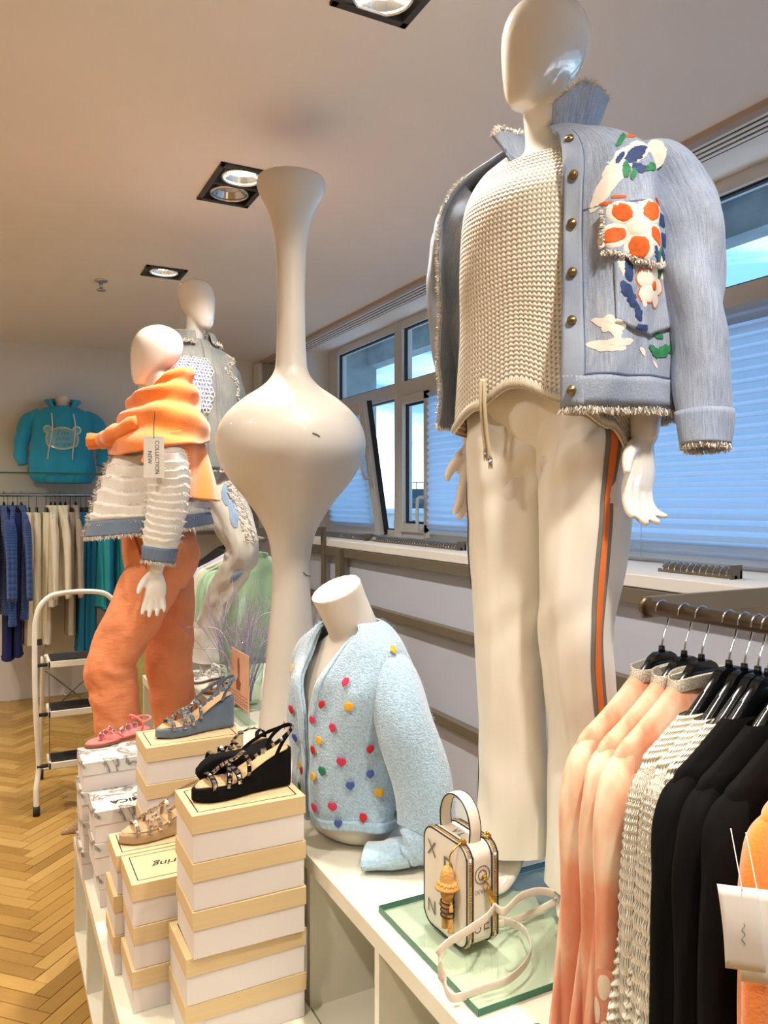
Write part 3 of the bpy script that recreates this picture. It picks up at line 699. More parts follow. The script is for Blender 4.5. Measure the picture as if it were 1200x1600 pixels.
# trousers
def legf(side, path, rad, seamdeg=0):
    sgn = -1 if side < 0 else 1
    def fold(u, v):
        th = 2*PI*u
        k = (.13+.06*(1-sm(.1, .45, v)))*nz(math.cos(th)*1.3+side*3, math.sin(th)*1.3, v*6.5)+.055*math.sin(48*v-4*(th-4.2)+side)*(sm(.08, .14, v)*(1-sm(.22, .32, v))+.45*sm(.40, .5, v)*(1-sm(.55, .65, v)))*max(0, math.cos(th-(4.9 if side > 0 else 3.9)))+.03*nz(math.cos(th)*3.5, math.sin(th)*3.5+side*4, v*5)+.035*math.sin(2*th+9*v+side)*sm(.1, .5, v)
        cr = (th-1.5*PI+PI) % (2*PI)-PI; k += .075*math.exp(-(cr/.16)**2)*(1-.3*v)    # pressed crease in front
        k += .05*nz(7*v, side*2, 1)*math.sin(th*3+v*25)*.7
        if v < .35: k += .045*math.sin(26*v+2.2*math.cos(th-.8))*sm(0, .1, v)*(1-sm(.25, .35, v))
        return k
    return tubef(path, rad, [1.02]*len(rad), up=(-1, 0, 0), fold=fold)
# up = -X, so u=0 is -X, u=.25 is front(-Y) : b = T x a ; T ~ -Z, a = -X -> b = (-Z)x(-X) = Y.. handled by seam angle below
tr1 = MB()
pel = ringf([(1.05, 0, 0, .155, .105), (1.0, 0, 0, .163, .106), (.96, 0, 0, .163, .100), (.92, 0, 0, .150, .082), (.88, 0, .0, .12, .05)], 0, 360, 2.4, lambda th, v: .004*math.sin(15*th+3*v)+.004*nz(th*2, v*3))
tr1.surf(pel, 120, 24, True, us=1, vs_=.3)
LL = legf(1, [(.082, -.006, 1.0), (.086, -.008, .90), (.082, -.010, .78), (.078, -.026, .62), (.076, -.030, .50), (.078, .004, .34), (.080, .010, .20), (.078, -.004, .045)], [.086, .092, .086, .076, .070, .068, .068, .074])
LR = legf(-1, [(-.080, -.004, 1.0), (-.084, -.004, .90), (-.082, -.0, .78), (-.078, -.005, .62), (-.076, -.004, .50), (-.078, .004, .34), (-.080, .006, .20), (-.082, -.0, .075)], [.086, .092, .086, .078, .074, .072, .074, .076])
tr1.surf(LL, 120, 170, True, False, False, .55, 1); tr1.surf(LR, 120, 170, True, False, False, .55, 1)
trz = tr1.build('trousers', m_satin, man1)
def side_u(f, target):   # the u where the tube faces `target` best, halfway down
    c = Vector((0, 0, 0)); 
    for i in range(16): c += Vector(f(i/16, .5))/16
    return max((i/64 for i in range(64)), key=lambda u: (Vector(f(u, .5))-c).dot(Vector(target)))
for f, tg, nm in ((LL, (1, -.36, 0), 'side_stripe'), (LR, (-1, -.25, 0), 'side_stripe')):
    u0 = side_u(f, tg); sg = 1
    c = Vector((0, 0, 0))
    for i in range(16): c += Vector(f(i/16, .5))/16
    a = MB(); strip(a, f, u0-.032, u0+.032, .06, .998, 6, 160, .0012, sg); st = a.build(nm, m_stripe_g, trz)
    a = MB(); strip(a, f, u0-.014, u0+.014, .06, .998, 3, 160, .0022, sg); a.build('orange_band', m_stripe_o, st)
# drawstring
cd = MB(); cd.tube([(-.06, -.150, 1.02), (-.058, -.158, .98), (-.055, -.155, .93), (-.052, -.150, .885)], .0035, 8); cd.tube([(-.055, -.150, 1.02), (-.048, -.160, .97), (-.046, -.156, .92), (-.042, -.150, .87)], .0035, 8)
ds = cd.build('drawstring', m_cord, man1); MB().cyl((-.042, -.150, .87), (-.0415, -.149, .85), .0042).cyl((-.052, -.15, .885), (-.0518, -.149, .865), .0042).build('cord_tip', m_chrome, ds)

# jacket
JA, JB = 24, 288
def jfold(th, v):
    return (.008*math.sin(5*th+6*v)+.014*nz(math.cos(th)*2.2, math.sin(th)*2.2, v*2.6)+.004*math.sin(13*th+3*nz(v*5, th)))*sm(.1, .4, v)
JR = [(1.512, .0, .015, .082, .075), (1.495, 0, .012, .12, .085), (1.472, 0, .010, .172, .098), (1.435, .005, .008, .208, .115), (1.38, .012, .004, .225, .135), (1.28, .016, .0, .232, .150), (1.15, .018, .0, .235, .158), (1.05, .018, .0, .235, .160), (.985, .018, 0, .234, .160), (.945, .018, 0, .234, .160)]
JA = 13
JRR, VLEN = resample(JR, 30); JG, ULEN = arcmap(.235, .158, 3.0, JA, JB); jf0 = ringf(JRR, JA, JB, 3.0, jfold)
jf = lambda u, v: jf0(JG(u), v)
jk = MB(); jk.surf(jf, 200, 150, False, us=ULEN, vs_=VLEN)
jacket = jk.build('denim_jacket', m_denim, man1, solid=.004)
su, sv = 1/ULEN, 1/VLEN
# placket, hem band, yoke seam
a = MB(); strip(a, jf, .002, .040, .13, .985, 6, 80, .0035, 1); jp = a.build('button_placket', m_denim, jacket, solid=.003)
a = MB(); strip(a, jf, .001, .999, .905, .985, 160, 4, .0035, 1); a.build('waistband', m_denim, jacket, solid=.003)
a = MB()
for v0 in (.44,): strip(a, jf, .04, .285, v0, v0+.004, 80, 1, .0006)
strip(a, jf, .0405, .0425, .15, .905, 1, 60, .004); strip(a, jf, .04, .99, .902, .906, 150, 1, .0045)
strip(a, jf, .262, .266, .2, .9, 1, 60, .004)
a.build('seams', m_seam, jacket)
def buttons(f, u, vs_, parent, r=.0085):
    for v in vs_:
        p = Vector(f(u, v)); n = fnorm(f, u, v); p = p+n*.006
        b = MB(); b.cyl(p, p+n*.004, r, r*.9, 20); b.cyl(p+n*.004, p+n*.0052, r*.45, r*.4, 14)
        b.build('button', m_brass, parent)
buttons(jf, .020, (.215, .34, .475, .615, .755, .905+.04), jacket)
# breast pocket with frayed flap
px0, px1 = .085, .225
a = MB(); 
def pocket(a, u0, u1, v0, v1, drop, lift):
    def g(x, y):
        u = u0+(u1-u0)*x; vb = v1-drop*abs(2*x-1); v = v0+(vb-v0)*y; return tuple(Vector(jf(u, v))+fnorm(jf, u, v)*lift)
    a.surf(g, 30, 24, False, us=.18, vs_=.25)
pocket(a, px0+.005, px1-.003, .50, .80, .035, .004); a.build('pocket', m_denim, jacket, solid=.002)
a = MB(); pocket(a, px0-.008, px1+.002, .455, .612, .035, .009); flap = a.build('pocket_flap', m_denim, jacket, solid=.003)
rnd = random.Random(11); a = MB(); pts = []; dr = []
for i in range(61):
    x = i/60; u = px0-.008+(px1-px0+.010)*x; v = .612-.035*abs(2*x-1); pts.append(Vector(jf(u, v))+fnorm(jf, u, v)*.010); dr.append((0, 0, -1))
for i in range(24):
    v = .460+.112*i/24; pts.append(Vector(jf(px0-.008, v))+fnorm(jf, px0, v)*.010); dr.append((-.8, -.3, -.2))
fringe(a, pts, dr, .008, 10, rnd); a.build('frayed_edge', m_fray, flap)
# frayed hem and front edges
a = MB(); pts = [Vector(jf(i/400, .99)) for i in range(401)]; fringe(a, pts, [(0, 0, -1)]*401, .011, 9, rnd)
pts = [Vector(jf(.998, .15+.84*i/200)) for i in range(201)]; fringe(a, pts, [(-.6, -.5, -.2)]*201, .008, 5, rnd); a.build('frayed_hem', m_fray, jacket)
# collar: standing band, its points leaning out
def colf(u, v):
    th = math.radians(26+(300-26)*u); fl = .004+.040*v; h = .078*v*min(1, .45+min(u, 1-u)*5)+.008*v*math.cos(th)
    bk = max(0, -math.cos(th)); k = .002*math.sin(11*th)
    rx = .080+fl*.75+k; ry = .072+fl*.55+k
    return (rx*math.sin(th), .012-ry*math.cos(th), 1.50+h+.012*bk)
a = MB(); a.surf(colf, 90, 14, False, us=.5, vs_=.08); col = a.build('collar', m_denim, jacket, solid=.005)
a = MB(); pts = [colf(i/200, 1) for i in range(201)]; fringe(a, pts, [Vector(colf(i/200, 1))-Vector(colf(i/200, .8)) for i in range(201)], .009, 10, rnd); a.build('frayed_edge', m_fray, col)
# empty sleeves hanging from the dropped shoulders
def sfold(u, v): return .05*math.sin(4*PI*u+14*v)+.14*nz(math.cos(2*PI*u)*1.4, math.sin(2*PI*u)*1.4, v*7)+.03*math.sin(30*v+4*math.cos(2*PI*u))
slL = tubef([(.14, .01, 1.415), (.215, .012, 1.380), (.265, .01, 1.28), (.288, .0, 1.14), (.300, -.01, 1.02), (.310, -.02, .885)], [.048, .058, .056, .052, .050, .046], [1.25, 1.2, 1.15, 1.0, .9, .85], up=(0, -1, 0), fold=sfold)
slR = tubef([(-.14, .02, 1.415), (-.19, .02, 1.37), (-.222, .03, 1.28), (-.228, .035, 1.14), (-.228, .045, 1.05), (-.222, .055, .98)], [.058, .072, .064, .056, .052, .046], [1.2, 1.2, 1.15, 1.1, 1.0, .9], up=(0, -1, 0), fold=sfold)
for f, nm in ((slL, 'sleeve'), (slR, 'sleeve')):
    a = MB(); a.surf(f, 60, 110, True, us=.42, vs_=.62); s_ = a.build(nm, m_denim, jacket, solid=.003)
    a = MB(); a.surf(lambda u, v: tuple(Vector(f(u, .90+.10*v))*1+Vector((0, 0, 0))+(Vector(f(u, .90+.10*v))-Vector(f(u+.5, .90+.10*v))).normalized()*.004), 60, 8, True, us=.4, vs_=.07); a.build('cuff', m_denim, s_, solid=.003)
    a = MB(); fringe(a, [f(i/120, 1) for i in range(120)], [(0, 0, -1)]*120, .009, 6, rnd); a.build('frayed_cuff', m_fray, s_)
# paint: flowers and brush strokes
def cloth_h(u, v):     # how far pocket and flap stand off the jacket
    x = (u-px0)/(px1-px0)
    if -.06 < x < 1.01 and .450 < v < .615-.035*abs(2*x-1): return .0092
    if .03 < x < .98 and .5 < v < .80-.035*abs(2*x-1): return .0042
    if v > .903: return .0037
    return .0
def on_cloth(d): return lambda u, v: cloth_h(u, v)+d
def star(r0, n, k, ph=0): return lambda a: r0*(1+k*math.cos(n*(a+ph)))
def blot(r, el, ang, seed, rough=.22):
    def g(a):
        e = r/math.sqrt((math.cos(a-ang)/el)**2+(math.sin(a-ang)*el)**2)
        return max(.001, e*(1+rough*noise.noise(Vector((math.cos(a)*1.9, math.sin(a)*1.9, seed)))+.6*rough*noise.noise(Vector((math.cos(a)*6, math.sin(a)*6, seed+4)))))
    return g
pa = {k: MB() for k in ('w', 'o', 'b', 'g')}
def dab(k, u, v, r, el, ang, lift=None, seed=None, rough=.35):
    lift = on_cloth(.0007+.0003*{'w': 0, 'o': 1, 'b': 2, 'g': 3}[k])
    decal(pa[k], jf, u, v, su, sv, blot(r, el, ang, (seed or (u*91+v*37)), rough), lift, 3, 36)
def flower(u, v, R, inner='o', outer='w', lift=.0010, n=5, ph=.3):
    for i in range(n):
        a = ph+2*PI*i/n; decal(pa[outer], jf, u+math.cos(a)*R*.60*su, v+math.sin(a)*R*.60*sv, su, sv, blot(R*.42, 1.12, a, i+1, .10), on_cloth(lift+.0001*i), 6, 36)
        decal(pa[inner], jf, u+math.cos(a)*R*.60*su, v+math.sin(a)*R*.60*sv, su, sv, blot(R*.31, 1.18, a, i+7, .16), on_cloth(lift+.0008), 6, 36)
    decal(pa[outer], jf, u, v, su, sv, blot(R*.3, 1, 0, 3, .1), on_cloth(lift+.0007), 3, 24)
strokes = pa
pa = {k: MB() for k in ('w', 'o')}; flower(.126, .52, .058); fl1 = pa['w'].build('painted_flower', m_white_paint, jacket, kind='stuff'); pa['o'].build('petals', m_orange_paint, fl1, kind='stuff')
pa = {k: MB() for k in ('w', 'o')}
for i in range(5):
    a = 1.1+2*PI*i/5; u, v = .162+math.cos(a)*.021*su, .665+math.sin(a)*.021*sv
    decal(pa['o'], jf, u, v, su, sv, blot(.0175, 1.05, a, i, .12), on_cloth(.0010), 3, 26); decal(pa['w'], jf, u, v, su, sv, blot(.0150, 1.05, a, i, .12), on_cloth(.0016), 3, 26)
decal(pa['o'], jf, .162, .665, su, sv, blot(.008, 1, 0, 2), on_cloth(.0022))
fl2 = pa['o'].build('painted_flower', m_orange_paint, jacket, kind='stuff'); pa['w'].build('petals', m_white_paint, fl2, kind='stuff'); pa = strokes
for k, u, v, r, el, ang in (('w', .10, .34, .034, 1.9, -.9), ('w', .135, .29, .030, 1.8, -.5), ('w', .075, .40, .022, 1.7, -1.0), ('w', .17, .26, .022, 1.6, .1),
    ('b', .135, .30, .017, 1.5, -.6), ('b', .150, .275, .013, 1.8, -.4), ('b', .105, .31, .009, 1.9, -.9), ('b', .14, .34, .012, 1.3, .5),
    ('g', .115, .345, .012, 1.5, -1.3), ('g', .165, .335, .012, 1.7, -.5), ('g', .125, .235, .012, 2.3, -.8), ('g', .128, .36, .008, 1.6, -1.2),
    ('o', .155, .215, .009, 2.0, -.2), ('o', .175, .20, .008, 2.2, .1), ('o', .10, .425, .006, 2.2, .1), ('o', .185, .42, .006, 2.2, 0), ('o', .08, .44, .007, 2.0, .1),
    ('b', .185, .48, .016, 1.3, .1), ('b', .20, .53, .016, 1.2, .4), ('b', .195, .57, .012, 1.5, 1.2), ('b', .158, .585, .011, 1.5, 1.3),
    ('g', .175, .575, .014, 1.9, -1.1), ('g', .195, .61, .013, 1.8, -1.0), ('g', .215, .44, .009, 1.9, 1.4), ('w', .195, .60, .014, 1.6, 1.1), ('w', .215, .56, .012, 1.7, .9),
    ('b', .112, .625, .013, 1.7, 1.5), ('b', .118, .70, .014, 1.6, 1.1), ('b', .132, .74, .009, 1.7, 1.4), ('b', .105, .68, .010, 1.5, 1.3), ('w', .103, .62, .011, 1.7, 1.4), ('w', .14, .70, .009, 1.7, 1.5),
    ('w', .085, .775, .019, 1.5, .4), ('w', .078, .83, .019, 1.9, .1), ('w', .10, .82, .014, 1.9, -.1), ('w', .09, .79, .012, 1.5, 1.3), ('w', .145, .84, .006, 1.5, 1), ('w', .18, .87, .006, 1.6, .6),
    ('g', .178, .835, .014, 1.4, .4), ('g', .205, .83, .015, 1.4, -.4), ('g', .19, .79, .008, 1.5, .1), ('g', .24, .84, .010, 1.3, 1.5), ('b', .14, .78, .008, 1.3, 0),
    ('w', .93, .35, .05, 1.4, .3), ('w', .90, .45, .04, 1.4, 1), ('w', .92, .7, .04, 1.6, 1.3), ('b', .925, .60, .030, 1.6, 1.2), ('g', .945, .33, .014, 1.6, .6), ('g', .93, .40, .012, 1.4, .2), ('o', .955, .42, .008, 1.6, .4), ('o', .945, .60, .010, 1.5, 1.3), ('w', .955, .55, .03, 1.7, 1.4), ('w', .93, .84, .035, 1.5, 1.3)):
    dab(k, u, v, r, el, ang)
for u, v, r, el, a_ in ((.96, .13, .020, 1.3, .5), (.93, .19, .022, 1.3, 1.0)):
    decal(pa['w'], slL, u, v, 2.2, 1.6, blot(r, el, a_, 5), .004, 3, 30)
for k, m_, nm in (('w', m_white_paint, 'white_paint'), ('o', m_orange_paint, 'orange_paint'), ('b', m_blue_paint, 'navy_paint'), ('g', m_green_paint, 'green_paint')):
    pa[k].build(nm, m_, jacket, kind='stuff')

# ============ 2. left mannequin: orange jumper over a ruffled white jacket, coral trousers
man2 = thing('mannequin', 'white mannequin in white ruffled jacket, orange jumper over the shoulders and coral trousers', 'mannequin', on_cam(-.875, 2.98, .381), -YAW-math.radians(72))
legs2 = [[(-.085, .0, .88), (-.100, .04, .50), (-.10, .06, .30), (-.10, .08, .125)], [(.085, .0, .88), (.10, -.165, .53), (.10, -.14, .33), (.10, -.10, .125)]]
arms2 = [dict(p=[(-.165, .01, 1.41), (-.22, .03, 1.15), (-.23, .0, 1.02), (-.23, -.04, .92)], hd=(0, -.1, -1), hs=(0, 1, 0), out=-1),
         dict(p=[(.165, .005, 1.40), (.225, .03, 1.14), (.235, .01, 1.0), (.238, -.01, .87)], hd=(0, -.05, -1), hs=(.15, 1, 0), out=1, curl=.15, splay=.2)]
body('body', man2, legs2, arms2, vox=.0045, headturn=math.radians(8))
def legf2(path, rad, seed):
    def fold(u, v):
        th = 2*PI*u; return .11*nz(math.cos(th)*1.6+seed, math.sin(th)*1.6, v*9)+.055*math.sin(34*v+3*math.cos(th+seed)+4*nz(v*6, th, seed))*(.4+.6*abs(nz(v*5, seed+4)*2))+.03*nz(math.cos(th)*5, math.sin(th)*5+seed, v*22)
    return tubef(path, rad, up=(-1, 0, 0), fold=fold)
t = MB(); t.surf(ringf([(1.06, 0, 0, .150, .115), (1.03, 0, 0, .152, .118), (.98, 0, .01, .178, .135), (.92, 0, .018, .188, .145), (.86, 0, .016, .184, .135), (.79, 0, 0, .15, .11)], 0, 360, 2.3, lambda th, v: .005*math.sin(22*th)*(1-v)**2+.003*math.sin(7*th+4*v)), 120, 24)
t.surf(legf2([(.09, .01, .93), (.092, -.04, .78), (.098, -.115, .64), (.10, -.165, .53), (.10, -.155, .42), (.10, -.135, .28), (.10, -.125, .17)], [.096, .104, .096, .088, .088, .082, .060], 2), 70, 130)
t.surf(legf2([(-.088, .015, .93), (-.094, .04, .78), (-.098, .05, .62), (-.10, .045, .48), (-.10, .06, .34), (-.10, .075, .22), (-.10, .08, .14)], [.098, .106, .098, .090, .086, .080, .062], 6), 70, 130)
tr2 = t.build('trousers', m_coral, man2)
a = MB(); a.tube([(.155, -.085, 1.0), (.178, -.07, .95), (.184, -.05, .89)], .004, 6); a.build('pocket_opening', M('coral_shadow_piping', (190, 96, 60), .8), tr2)
# ruffled jacket
def ruf(v, n, seed, th): 
    w = v*n+.18*math.sin(3*th+seed)+.25*nz(math.cos(th)*2, math.sin(th)*2, v*4+seed); return (1-(w % 1))*.011
RJ = [(1.47, 0, .01, .08, .075), (1.44, 0, .01, .12, .085), (1.39, 0, .005, .160, .10), (1.32, 0, -.005, .190, .135), (1.22, 0, -.012, .212, .175), (1.10, 0, -.02, .222, .205), (1.02, 0, -.024, .232, .225), (.985, 0, -.026, .238, .235)]
rj0 = ringf(RJ, 8, 352, 2.2, lambda th, v: ruf(v, 17, 1, th)*sm(0, .1, v)*(1-sm(.79, .80, v)))
def rjf(u, v):
    x, y, z = rj0(u, v); th = math.radians(8+344*u); return (x, y, z+.035*sm(.5, 1, v)*(1-math.cos(th))/2*1.3)
a = MB(); a.surf(rjf, 130, 150, False, us=1.4, vs_=.6); jk2 = a.build('ruffled_jacket', m_ruffle, man2, solid=.004)
a = MB(); strip(a, rjf, .0, 1.0, .80, .985, 120, 6, .005); hb = a.build('denim_hem_band', m_denim_b, jk2, solid=.003)
rnd = random.Random(5); a = MB(); fringe(a, [rjf(i/240, .99) for i in range(241)], [(0, 0, -1)]*241, .015, 7, rnd, w=.0016)
for k in range(1, 15):
    v = k/17
    fringe(a, [rjf(.0+.5*i/60, v) for i in range(61)], [Vector((math.sin(math.radians(8+172*i/60)), -math.cos(math.radians(8+172*i/60)), -.5)) for i in range(61)], .010, 2, rnd, w=.0015)
fringe(a, [rjf(.0, .1+.85*i/120) for i in range(121)], [(.2, -1, 0)]*121, .016, 6, rnd, w=.0016)
a.build('fringe', m_fray, jk2, kind='stuff')
a = MB(); strip(a, rjf, .045, .125, .30, .46, 12, 12, .012); a.build('denim_chest_patch', m_denim_b, jk2, solid=.003)
def sf2(u, v): return ruf(v, 23, 3, 2*PI*u)/.075*.9+.05*nz(math.cos(2*PI*u), math.sin(2*PI*u), v*5)
s2 = tubef([(.15, .005, 1.35), (.195, .015, 1.30), (.228, .03, 1.24), (.240, .03, 1.12), (.244, .01, 1.0), (.244, -.004, .905)], [.045, .062, .068, .066, .062, .054], up=(0, -1, 0), fold=lambda u, v: sf2(u, v)*(1-sm(.85, .87, v)))
s2b = tubef([(-.165, .005, 1.44), (-.215, .015, 1.37), (-.235, .03, 1.24), (-.242, .03, 1.12), (-.244, .01, 1.0), (-.244, -.004, .925)], [.070, .078, .070, .066, .062, .054], up=(0, -1, 0), fold=sf2)
for f in (s2, s2b):
    a = MB(); a.surf(f, 50, 170, True, us=.4, vs_=.55); s_ = a.build('sleeve', m_ruffle, jk2)
    a = MB(); a.surf(lambda u, v: tuple(Vector(f(u, .88+.11*v))+(Vector(f(u, .9))-Vector(f(u+.5, .9))).normalized()*.005), 50, 6, True, us=.4, vs_=.07); a.build('denim_cuff', m_denim_b, s_, solid=.002)
    a = MB(); fringe(a, [f(i/100, .995) for i in range(100)], [(0, 0, -1)]*100, .014, 7, rnd, w=.0016)
    for k in range(1, 20):
        for i in range(36):
            p = Vector(f(i/36, k/23)); c_ = (p+Vector(f(i/36+.5, k/23)))/2; fringe(a, [p], [(p-c_).normalized()+Vector((0, 0, -.6))], .010, 2, rnd, w=.0015)
    a.build('cuff_fringe', m_fray, s_, kind='stuff')
a = MB(); a.cyl((.298, -.005, .93), (.303, -.005, .93), .007); a.build('button', m_edge, jk2)
# orange jumper: cowl round the neck, body hanging down the back
def cowl(u, v):
    th = 2*PI*u; f = math.cos(th)      # f>0 front
    rx = .088+.195*v**1.05; ry = .09+.090*v**1.1
    z = 1.575-.03*f-.25*v**1.6-.02*v*math.sin(th)+.035*(1-v)*(-f)
    k = .014*math.sin(19*v+2.4*math.sin(th+.6)+1.5*f)*(1-.3*v)+.008*nz(math.cos(th)*2, math.sin(th)*2, v*6)
    return ((rx+k)*math.sin(th), .012-(ry+k)*f, z+k*.7)
a = MB(); a.surf(cowl, 140, 60, True, us=1, vs_=.3); oj = a.build('orange_jumper', m_orange, man2, solid=.008)
def backp(u, v):
    th = math.radians(75+190*u); w = .012*math.sin(4*th+3*v)+.010*math.sin(11*th+5*v)*v
    rx = .245+.035*v; ry = .165+.060*v; z = 1.345-.185*v-.04*v*math.sin(PI*u)+.05*(1-v)*math.sin(PI*u)
    return ((rx+w)*math.sin(th), .0-(ry+w)*math.cos(th), z+.05*v*(1-min(1, u*4))*2)
a = MB(); a.surf(backp, 90, 50, False, us=.8, vs_=.4); a.build('jumper_body', m_orange, oj, solid=.01)
a = MB(); a.tube([(.19, -.07, 1.40), (.13, -.145, 1.365), (.05, -.185, 1.35), (-.01, -.195, 1.345)], [.028, .034, .030, .028], 20, 40, fold=lambda u, v: .12*math.sin(22*v+6*u)+.1*nz(u*6, v*4)); a.tube([(-.19, -.07, 1.40), (-.12, -.15, 1.365), (-.02, -.185, 1.355), (.03, -.20, 1.34)], [.028, .034, .030, .028], 20, 40, fold=lambda u, v: .12*math.sin(20*v+6*u))
a.tube([(.02, -.19, 1.35), (.0, -.222, 1.345), (-.01, -.245, 1.345)], [.024, .030, .032], 20, 20, fold=lambda u, v: .10*math.sin(2*PI*u*8))
a.build('jumper_sleeves', m_orange, oj)
# swing tag
tg = MB(); q0 = Vector((.322, -.02, 1.33)); fr = lambda x, z, y=0: tuple(q0+Vector((.0+y, -x, z)))
a = MB(); a.add([fr(-.034, -.13), fr(.034, -.13), fr(.034, .012), fr(-.034, .012), fr(-.034, -.13, .0015), fr(.034, -.13, .0015), fr(.034, .012, .0015), fr(-.034, .012, .0015)], [(0, 1, 2, 3), (4, 5, 6, 7), (0, 1, 5, 4), (1, 2, 6, 5), (2, 3, 7, 6), (3, 0, 4, 7)])
st = a.build('swing_tag', m_paper, man2, smooth=False)
a = MB(); textmesh(a, 'COLLECTION', .019, lambda x, y: fr(-(y+.010), -.06-x, .0022)); textmesh(a, 'NEW', .019, lambda x, y: fr(-(y-.014), -.06-x, .0022)); a.build('lettering', m_ink, st, smooth=False)
a = MB(); a.tube([fr(0, .006, .002), fr(0, .05, .004), fr(-.004, .10, -.01)], .0015, 6); a.build('tag_string', m_edge, st)

# ============ 3. far mannequin: denim shirt with lace pocket, bleached jeans
man3 = thing('mannequin', 'farthest white mannequin in grey denim shirt with lace pocket and bleached ripped jeans', 'mannequin', on_cam(-.86, 3.50, .711), -YAW+math.radians(42))
legs3 = [[(-.085, .0, .88), (-.09, -.0, .50), (-.09, .01, .30), (-.09, .03, .125)], [(.085, .0, .88), (.13, -.20, .58), (.08, -.09, .35), (.04, .0, .125)]]
arms3 = [dict(p=[(-.155, .01, 1.40), (-.19, .03, 1.15), (-.20, .0, 1.02), (-.20, -.0, .92)], hd=(0, -.1, -1), hs=(0, 1, 0), out=-1), dict(p=[(.155, .005, 1.40), (.19, .03, 1.14), (.20, .03, 1.0), (.20, .03, .90)], hd=(0, -.05, -1), hs=(.15, 1, 0), out=1)]
body('body', man3, legs3, arms3, vox=.0065, headturn=math.radians(13), head_dx=.01)
S3 = [(1.515, 0, .01, .075, .075), (1.49, 0, .01, .12, .09), (1.465, 0, .008, .17, .10), (1.43, 0, .005, .185, .12), (1.34, 0, 0, .198, .145), (1.2, 0, 0, .202, .15), (1.08, 0, 0, .205, .155), (.925, 0, 0, .21, .16)]
s3f = ringf(S3, -3, 357, 2.2, lambda th, v: (.008*math.sin(4*th+6*v)+.012*nz(math.cos(th)*2, math.sin(th)*2, v*3))*sm(.05, .3, v))
a = MB(); a.surf(s3f, 120, 100, False, us=1.2, vs_=.6); sh3 = a.build('denim_shirt', m_denim_g, man3, solid=.004)
a = MB(); strip(a, s3f, .0, .03, .1, .99, 4, 60, .004); a.build('button_placket', m_denim_g, sh3, solid=.002)
for pts_, r_ in (([(.13, .01, 1.41), (.19, .015, 1.36), (.215, .02, 1.24), (.215, .03, 1.1), (.21, .03, .98)], [.040, .054, .054, .050, .046]), ([(-.13, .01, 1.41), (-.19, .015, 1.36), (-.215, .02, 1.24), (-.215, .02, 1.1), (-.21, .0, .98)], [.040, .054, .054, .050, .046])):
    a = MB(); a.tube(pts_, r_, 40, 80, up=(0, -1, 0), us=.4, vs_=.5, fold=sfold); a.build('sleeve', m_denim_g, sh3)
def col3(u, v):
    th = math.radians(20+320*u); fl = .055*v; return ((.072+fl)*math.sin(th), .012-(.07+fl*.9)*math.cos(th), 1.505+.055*math.sin(PI*min(v*1.2, 1))*(1-.2*math.cos(th))-.01*v)
a = MB(); a.surf(col3, 80, 10, False, us=.5, vs_=.08); c3 = a.build('collar', m_denim_g, sh3, solid=.004)
rnd = random.Random(8); a = MB(); fringe(a, [col3(i/120, 1) for i in range(121)], [Vector(col3(i/120, 1))-Vector(col3(i/120, .8)) for i in range(121)], .014, 7, rnd, w=.0016); a.build('frayed_edge', m_fray, c3)
a = MB(); fringe(a, [s3f(i/200, 1) for i in range(201)], [(0, 0, -1)]*201, .010, 5, rnd, w=.0016)
for k in range(2): fringe(a, [s3f(.12+.02*k+.03*math.sin(i*.3), .35+.3*i/30) for i in range(31)], [(.5, -.6, -.3)]*31, .012, 5, rnd, w=.002)
a.build('frayed_hem', m_fray, sh3)
lace = MB(); lp = MB()
cu, cv = -0.0, 0
su3, sv3 = 1/1.15, 1/.6
def rose(f, mb, u, v, R, n=6):
    for i in range(n):
        a_ = 2*PI*i/n; x, y = math.cos(a_)*R*.55, math.sin(a_)*R*.55
        for k in range(14):
            b0, b1 = 2*PI*k/14, 2*PI*(k+1)/14
            pts4 = []
            for rr_, bb_ in ((R*.40, b0), (R*.40, b1), (R*.30, b1), (R*.30, b0)):
                uu = u+(x+math.cos(bb_)*rr_)*su3; vv = v+(y+math.sin(bb_)*rr_)*sv3; pts4.append(Vector(f(uu, vv))+fnorm(f, uu, vv)*.010)
            mb.add(pts4, [(0, 1, 2, 3)])
a = MB(); decal(a, s3f, .945, .60, su3, sv3, lambda t_: .078/max(abs(math.cos(t_)), abs(math.sin(t_)))**.8, .005, 5, 40); pk = a.build('lace_pocket', M('lilac_backing', (160, 172, 206), .9), sh3)
for i in range(4):
    for j in range(5): rose(s3f, lace, .945+(-.055+.037*i+(.01 if j % 2 else 0))*su3, .60+(-.065+.033*j)*sv3, .022)
lace.build('lace_flowers', m_fray, pk)
j3 = MB(); j3.surf(ringf([(1.02, 0, 0, .158, .115), (.98, 0, 0, .17, .12), (.92, 0, 0, .18, .124), (.86, 0, 0, .178, .12), (.79, 0, 0, .14, .10)], 0, 360, 2.3), 60, 16)
j3.surf(legf2([(.09, .0, .93), (.105, -.09, .78), (.13, -.195, .60), (.12, -.17, .50), (.085, -.09, .37), (.06, -.03, .22), (.04, -.005, .07)], [.094, .094, .076, .070, .060, .060, .090], 1), 60, 100)
j3.surf(legf2([(-.088, .0, .93), (-.09, .0, .78), (-.09, -.01, .62), (-.09, .0, .48), (-.09, .01, .34), (-.09, .03, .2), (-.09, .03, .07)], [.094, .094, .08, .070, .064, .062, .085], 4), 60, 100)
jn = j3.build('jeans', m_jeans_w, man3)
a = MB()
lf3 = legf2([(.09, .0, .93), (.105, -.09, .78), (.13, -.195, .60), (.12, -.17, .50), (.085, -.09, .37), (.06, -.03, .22), (.04, -.005, .07)], [.094, .094, .076, .070, .060, .060, .090], 1)
